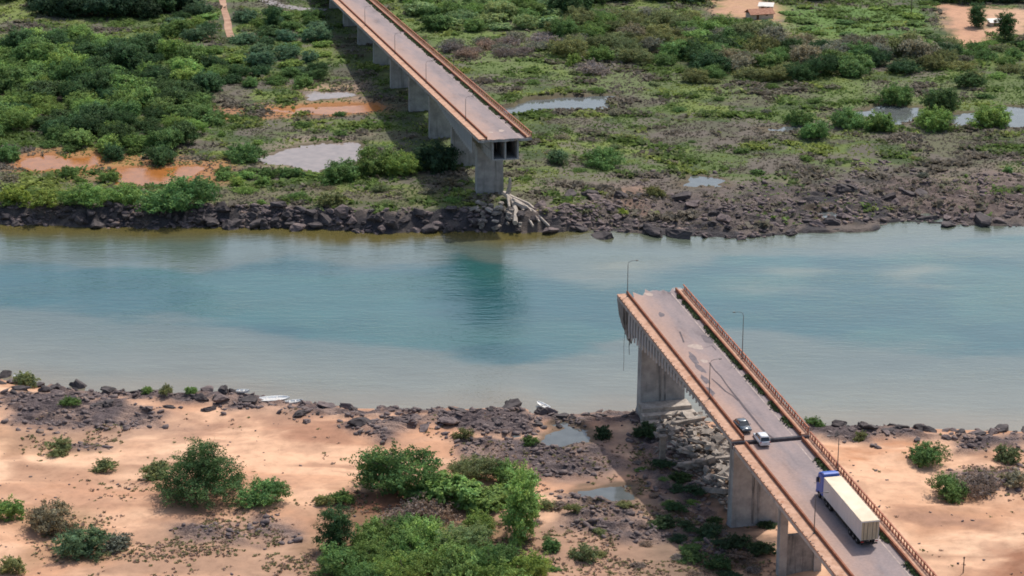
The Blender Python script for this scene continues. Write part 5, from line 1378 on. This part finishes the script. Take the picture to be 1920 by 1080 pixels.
# ------------------------------------------------------------------ boats, hut, shed, poles
M['boat'] = mottled('white_boat_paint', (.62, .62, .60), (.80, .80, .78), 1.2, .4, .05, .01)
M['boat_in'] = mottled('boat_inside', (.45, .44, .42), (.62, .60, .57), 1.5, .8, .1, .01)
def boat(px, py, L_, yaw, label):
    x, y = onz(px, py, .25); z = max(.12, gz_at(x, y) + .1)
    E_ = empty('rowing_boat', (x, y, z), (.03, -.04, yaw)); props(E_, label, 'boat', 'white boats on the near shore')
    W_ = L_ * .20; rings = []
    for t, w, zb in ((-.5, .72, .10), (-.3, .96, .02), (0, 1, 0), (.25, .85, .03), (.42, .45, .14), (.5, .06, .34)):
        xx = t * L_; w *= W_
        zt = .48 + .3 * max(0, t) ** 1.5
        rings.append([(xx, -w, zt), (xx, -w * .75, zb + .08), (xx, 0, zb), (xx, w * .75, zb + .08), (xx, w, zt), (xx, w * .86, zt), (xx, w * .6, zb + .2), (xx, -w * .6, zb + .2), (xx, -w * .86, zt)])
    b = MB(); b.loft(rings); b.build('hull', M['boat'], E_)
    for t in (-.25, .08):
        b = MB(); b.box(t * L_ - .14, t * L_ + .14, -W_ * .86, W_ * .86, .36, .41); b.build('thwart', M['boat_in'], E_)
    b = MB(); b.box(-.47 * L_, .40 * L_, -W_ * .42, W_ * .42, .235, .25); b.build('floor_board', M['boat_in'], E_)
boat(515, 753, 5.6, .05, 'white boat pulled up on the sand, middle of three')
boat(552, 757, 3.2, .2, 'small white boat right of the larger white boat')
boat(456, 746, 2.6, -.2, 'small white boat on the rocks left of the others')
boat(1018, 762, 3.4, 2.2, 'white boat on the tip of the near rocky spit')
boat(40, 705, 2.8, .5, 'white boat in the shallows at the left edge')
M['tile_roof'] = mottled('red_clay_roof', (.28, .12, .075), (.46, .25, .17), 1.5, .9, .3, .03)
M['tin'] = mottled('white_sheet_roof', (.50, .47, .42), (.66, .62, .56), .8, .5, .05, .01)
M['plaster'] = mottled('dusty_plaster', (.48, .38, .30), (.62, .52, .42), .8, .9, .1, .01)
M['door'] = mottled('brown_door', (.10, .06, .035), (.18, .10, .06), 2, .7, .1, .01)
def hut(px, py, w, d, h, yaw, roof, gable, name, label, cat):
    x, y, z = gp(px, py)
    E_ = empty(name, (x, y, z - .1), (0, 0, yaw)); props(E_, label, cat)
    for nm, q in (('front', (-w / 2, w / 2, -d / 2, -d / 2 + .2)), ('back', (-w / 2, w / 2, d / 2 - .2, d / 2)), ('l', (-w / 2, -w / 2 + .2, -d / 2 + .2, d / 2 - .2)), ('r', (w / 2 - .2, w / 2, -d / 2 + .2, d / 2 - .2))):
        b = MB(); b.box(*q, 0, h); b.build('wall', M['plaster'], E_)
    if gable:
        for s_ in (-1, 1):
            b = MB(); b.poly([(-w / 2 - .4, s_ * (d / 2 + .5), h - .15), (w / 2 + .4, s_ * (d / 2 + .5), h - .15), (w / 2 + .4, 0, h + 1.3), (-w / 2 - .4, 0, h + 1.3),
                              (-w / 2 - .4, s_ * (d / 2 + .5), h + .0), (w / 2 + .4, s_ * (d / 2 + .5), h + .0), (w / 2 + .4, 0, h + 1.45), (-w / 2 - .4, 0, h + 1.45)],
                             [(0, 1, 2, 3), (7, 6, 5, 4), (0, 4, 5, 1), (1, 5, 6, 2), (3, 2, 6, 7), (0, 3, 7, 4)]); b.build('roof', roof, E_)
    else:
        b = MB(); b.poly([(-w / 2 - .3, -d / 2 - .4, h), (w / 2 + .3, -d / 2 - .4, h), (w / 2 + .3, d / 2 + .4, h + .7), (-w / 2 - .3, d / 2 + .4, h + .7), (-w / 2 - .3, -d / 2 - .4, h + .08), (w / 2 + .3, -d / 2 - .4, h + .08), (w / 2 + .3, d / 2 + .4, h + .78), (-w / 2 - .3, d / 2 + .4, h + .78)],
                         [(0, 1, 2, 3), (7, 6, 5, 4), (0, 4, 5, 1), (1, 5, 6, 2), (2, 6, 7, 3), (3, 7, 4, 0)]); b.build('roof', roof, E_)
    b = MB(); b.box(-w * .2 - .45, -w * .2 + .45, -d / 2 - .05, -d / 2 - .003, 0, 2.0); b.build('door', M['door'], E_)
    b = MB(); b.box(w * .2 - .5, w * .2 + .5, -d / 2 - .04, -d / 2 - .003, 1.0, 1.9); f_ = b.build('window', M['plaster'], E_)
    b = MB(); b.box(w * .2 - .42, w * .2 + .42, -d / 2 - .06, -d / 2 - .042, 1.08, 1.82); b.build('pane', M['glass_d'], f_)
hut(1424, 33, 8.0, 4.5, 1.7, .3, M['tile_roof'], True, 'small_house', 'small house with red clay roof in the dirt clearing at top', 'house')
hut(1436, 20, 4.6, 3.0, 1.8, -.2, M['tin'], False, 'small_shed', 'small white-roofed shed just behind the red roofed house', 'shed')
hut(1868, 47, 5.0, 3.0, 1.2, .15, M['tin'], False, 'small_shed', 'small white-roofed shed on the right red clearing', 'shed')
def pole(px, py, h, label):
    x, y, z = gp(px, py)
    E_ = empty('utility_pole', (x, y, z - .1)); props(E_, label, 'pole')
    b = MB(); b.tube([(0, 0, 0), (0, 0, h)], [.17, .11], 7); b.build('mast', M['bark'], E_)
    b = MB(); b.box(-.9, .9, -.06, .06, h - .7, h - .58); b.build('crossarm', M['bark'], E_)
pole(1708, 33, 8.5, 'utility pole standing in the green field at top right')
x, y, z = gp(1806, 1074)
b = MB(); b.tube([(0, 0, 0), (0, 0, 2.6)], [.09, .07], 6); b.box(-.14, .14, -.05, .05, 2.35, 2.6); o = b.build('marker_post', M['bark'], None, loc=(x, y, z)); props(o, 'thin marker post on the sand at the bottom right', 'post')

# ------------------------------------------------------------------ low growth nobody could count
def tufts(name, x, y, size, col, label, seed, blades=5):
    r = np.random.default_rng(seed); n = len(x); z = GH(x, y)
    N_ = n * blades
    X = np.repeat(x, blades) + r.normal(0, .34, N_) * np.repeat(size, blades); Y = np.repeat(y, blades) + r.normal(0, .34, N_) * np.repeat(size, blades)
    Z = np.repeat(z, blades) - .03
    a = r.uniform(0, 6.28, N_); s = np.repeat(size, blades) * r.uniform(.5, 1.1, N_); tl = r.uniform(.1, 1.1, N_)
    dx, dy = np.cos(a), np.sin(a)
    p = np.stack([X, Y, Z], 1); side = np.stack([-dy, dx, 0 * dx], 1) * (s * .42)[:, None]; up = np.stack([dx * tl, dy * tl, 0 * dx + .62], 1) * s[:, None]
    v = np.stack([p - side * .7, p + side * .7, p + side * .8 + up, p - side * .8 + up * .85], 1).reshape(-1, 3)
    c = np.repeat(col, blades, 0) * r.uniform(.65, 1.3, N_)[:, None]; c = np.repeat(c, 4, 0)
    o = add(name, np_mesh(name, v, np.arange(N_ * 4).reshape(-1, 4), M['leaf'], {'leaf': ('FLOAT_COLOR', np.concatenate([c, np.ones((len(c), 1))], 1))}))
    o.color = (1, 1, 1, 1); props(o, label, 'ground cover', kind='stuff')
def pond_free(x, y, front=5.0):
    ok = np.ones(len(x), bool); pn = 9.5 * (fbm(x, y * 1.3, 8.0, 4, 91, .6) - .5)
    for _, Q, lv, _l in PONDS:
        ok &= Q.sd(x, y, 6) + pn > .8
    return ok
r = np.random.default_rng(17)
n = 180000
x = r.uniform(-215, 215, n); y = r.uniform(476, 800, n)
ok = (np.abs(x) < y * .243 + 26) & (y - y_far(x) > 4) & (GH(x, y) > .4); x, y = x[ok], y[ok]
ok = pond_free(x, y)
for pp in ([(1760, 10), (1835, 18), (1850, 90), (1790, 95)], [(1840, 20), (1930, 25), (1930, 70), (1850, 62)], [(1340, 0), (1400, 0), (1480, 20), (1470, 50), (1420, 45), (1340, 30)], [(408, -30), (426, -30), (444, 76), (420, 76)]):
    ok &= Poly([onz(a, b_, 2.4) for a, b_ in pp]).sd(x, y) > .5
x, y = x[ok], y[ok]; d_ = y - y_far(x); q_ = sstep(5, 45, x)
rocky_ = (1 - sstep(.6, 1.3, d_ / (9 * (1 - q_) + 46 * q_)))
dens = .42 + .55 * sstep(.40, .62, fbm(x, y, 9, 3, 141)); dens *= 1 - .45 * rocky_
dens = dens * (1 - .35 * (y > 640))
ok = r.random(len(x)) < dens; x, y = x[ok], y[ok]; d_, q_ = d_[ok], q_[ok]
sb = .10 * q_ * (1 - sstep(70, 120, d_)) + .05 * (1 - sstep(20, 60, d_)) - .05 * sstep(120, 220, d_)
br_ = sstep(.46, .62, fbm(x, y * 1.6, 16, 4, 107) + sb + .06 * r.normal(0, 1, len(x)))
cg = np.array([.170, .250, .070])[None] * (1 - .4 * fbm(x, y, 14, 3, 143)[:, None]) ; cb = np.array([.190, .165, .130])[None] * np.ones((len(x), 1))
lm = sstep(.55, .7, fbm(x, y, 11, 3, 145))[:, None]
cg = cg * (1 - lm) + np.array([.26, .31, .085])[None] * lm
col = cg * (1 - br_[:, None]) + cb * br_[:, None]
big = fbm(x, y, 7, 3, 147)
tufts('ground_cover', x, y, (.45 + 1.0 * sstep(.45, .75, big)) * r.uniform(.7, 1.2, len(x)), col, 'green and brown low growth carpeting the far bank', 19)
# sparse scrub on the near sand
SC = [([(300, 975), (560, 965), (620, 1090), (150, 1100), (260, 1010)], .5), ([(60, 950), (260, 990), (260, 1060), (40, 1050)], .35), ([(1000, 950), (1190, 940), (1290, 1010), (1300, 1095), (1000, 1095)], .4),
      ([(620, 925), (1010, 900), (1030, 1095), (600, 1095)], .7), ([(1700, 840), (1930, 830), (1930, 935), (1760, 940)], .35), ([(150, 870), (300, 890), (340, 950), (160, 930)], .22), ([(0, 790), (240, 790), (240, 850), (0, 850)], .3),
      ([(1640, 1040), (1760, 1030), (1800, 1095), (1700, 1095)], .25), ([(820, 800), (1180, 830), (1180, 920), (850, 870)], .12), ([(1190, 830), (1330, 930), (1480, 1095), (1290, 1095), (1190, 920)], .9)]
x = r.uniform(-85, 90, 90000); y = r.uniform(290, 375, 90000)
pr = np.zeros(len(x)); sn = 8 * (fbm(x, y, 7, 3, 151) - .5)
for pp, k in SC: pr = np.maximum(pr, k * (1 - sstep(-4, 2, Poly([onz(a, b_, 1.4) for a, b_ in pp]).sd(x, y) + sn)))
pr = np.maximum(pr, .008) * sstep(.40, .62, fbm(x, y, 6.5, 4, 153, .6)) * 1.2
ok = (r.random(len(x)) < pr) & pond_free(x, y) & (y_near(x) - y > 2); x, y = x[ok], y[ok]
t = r.random(len(x))[:, None] < .5
col = np.where(t, np.array([.24, .22, .11]), np.array([.36, .25, .19]))
tufts('sand_scrub', x, y, r.uniform(.16, .42, len(x)), col, 'sparse dry scrub and weeds on the near sand', 23, 12)
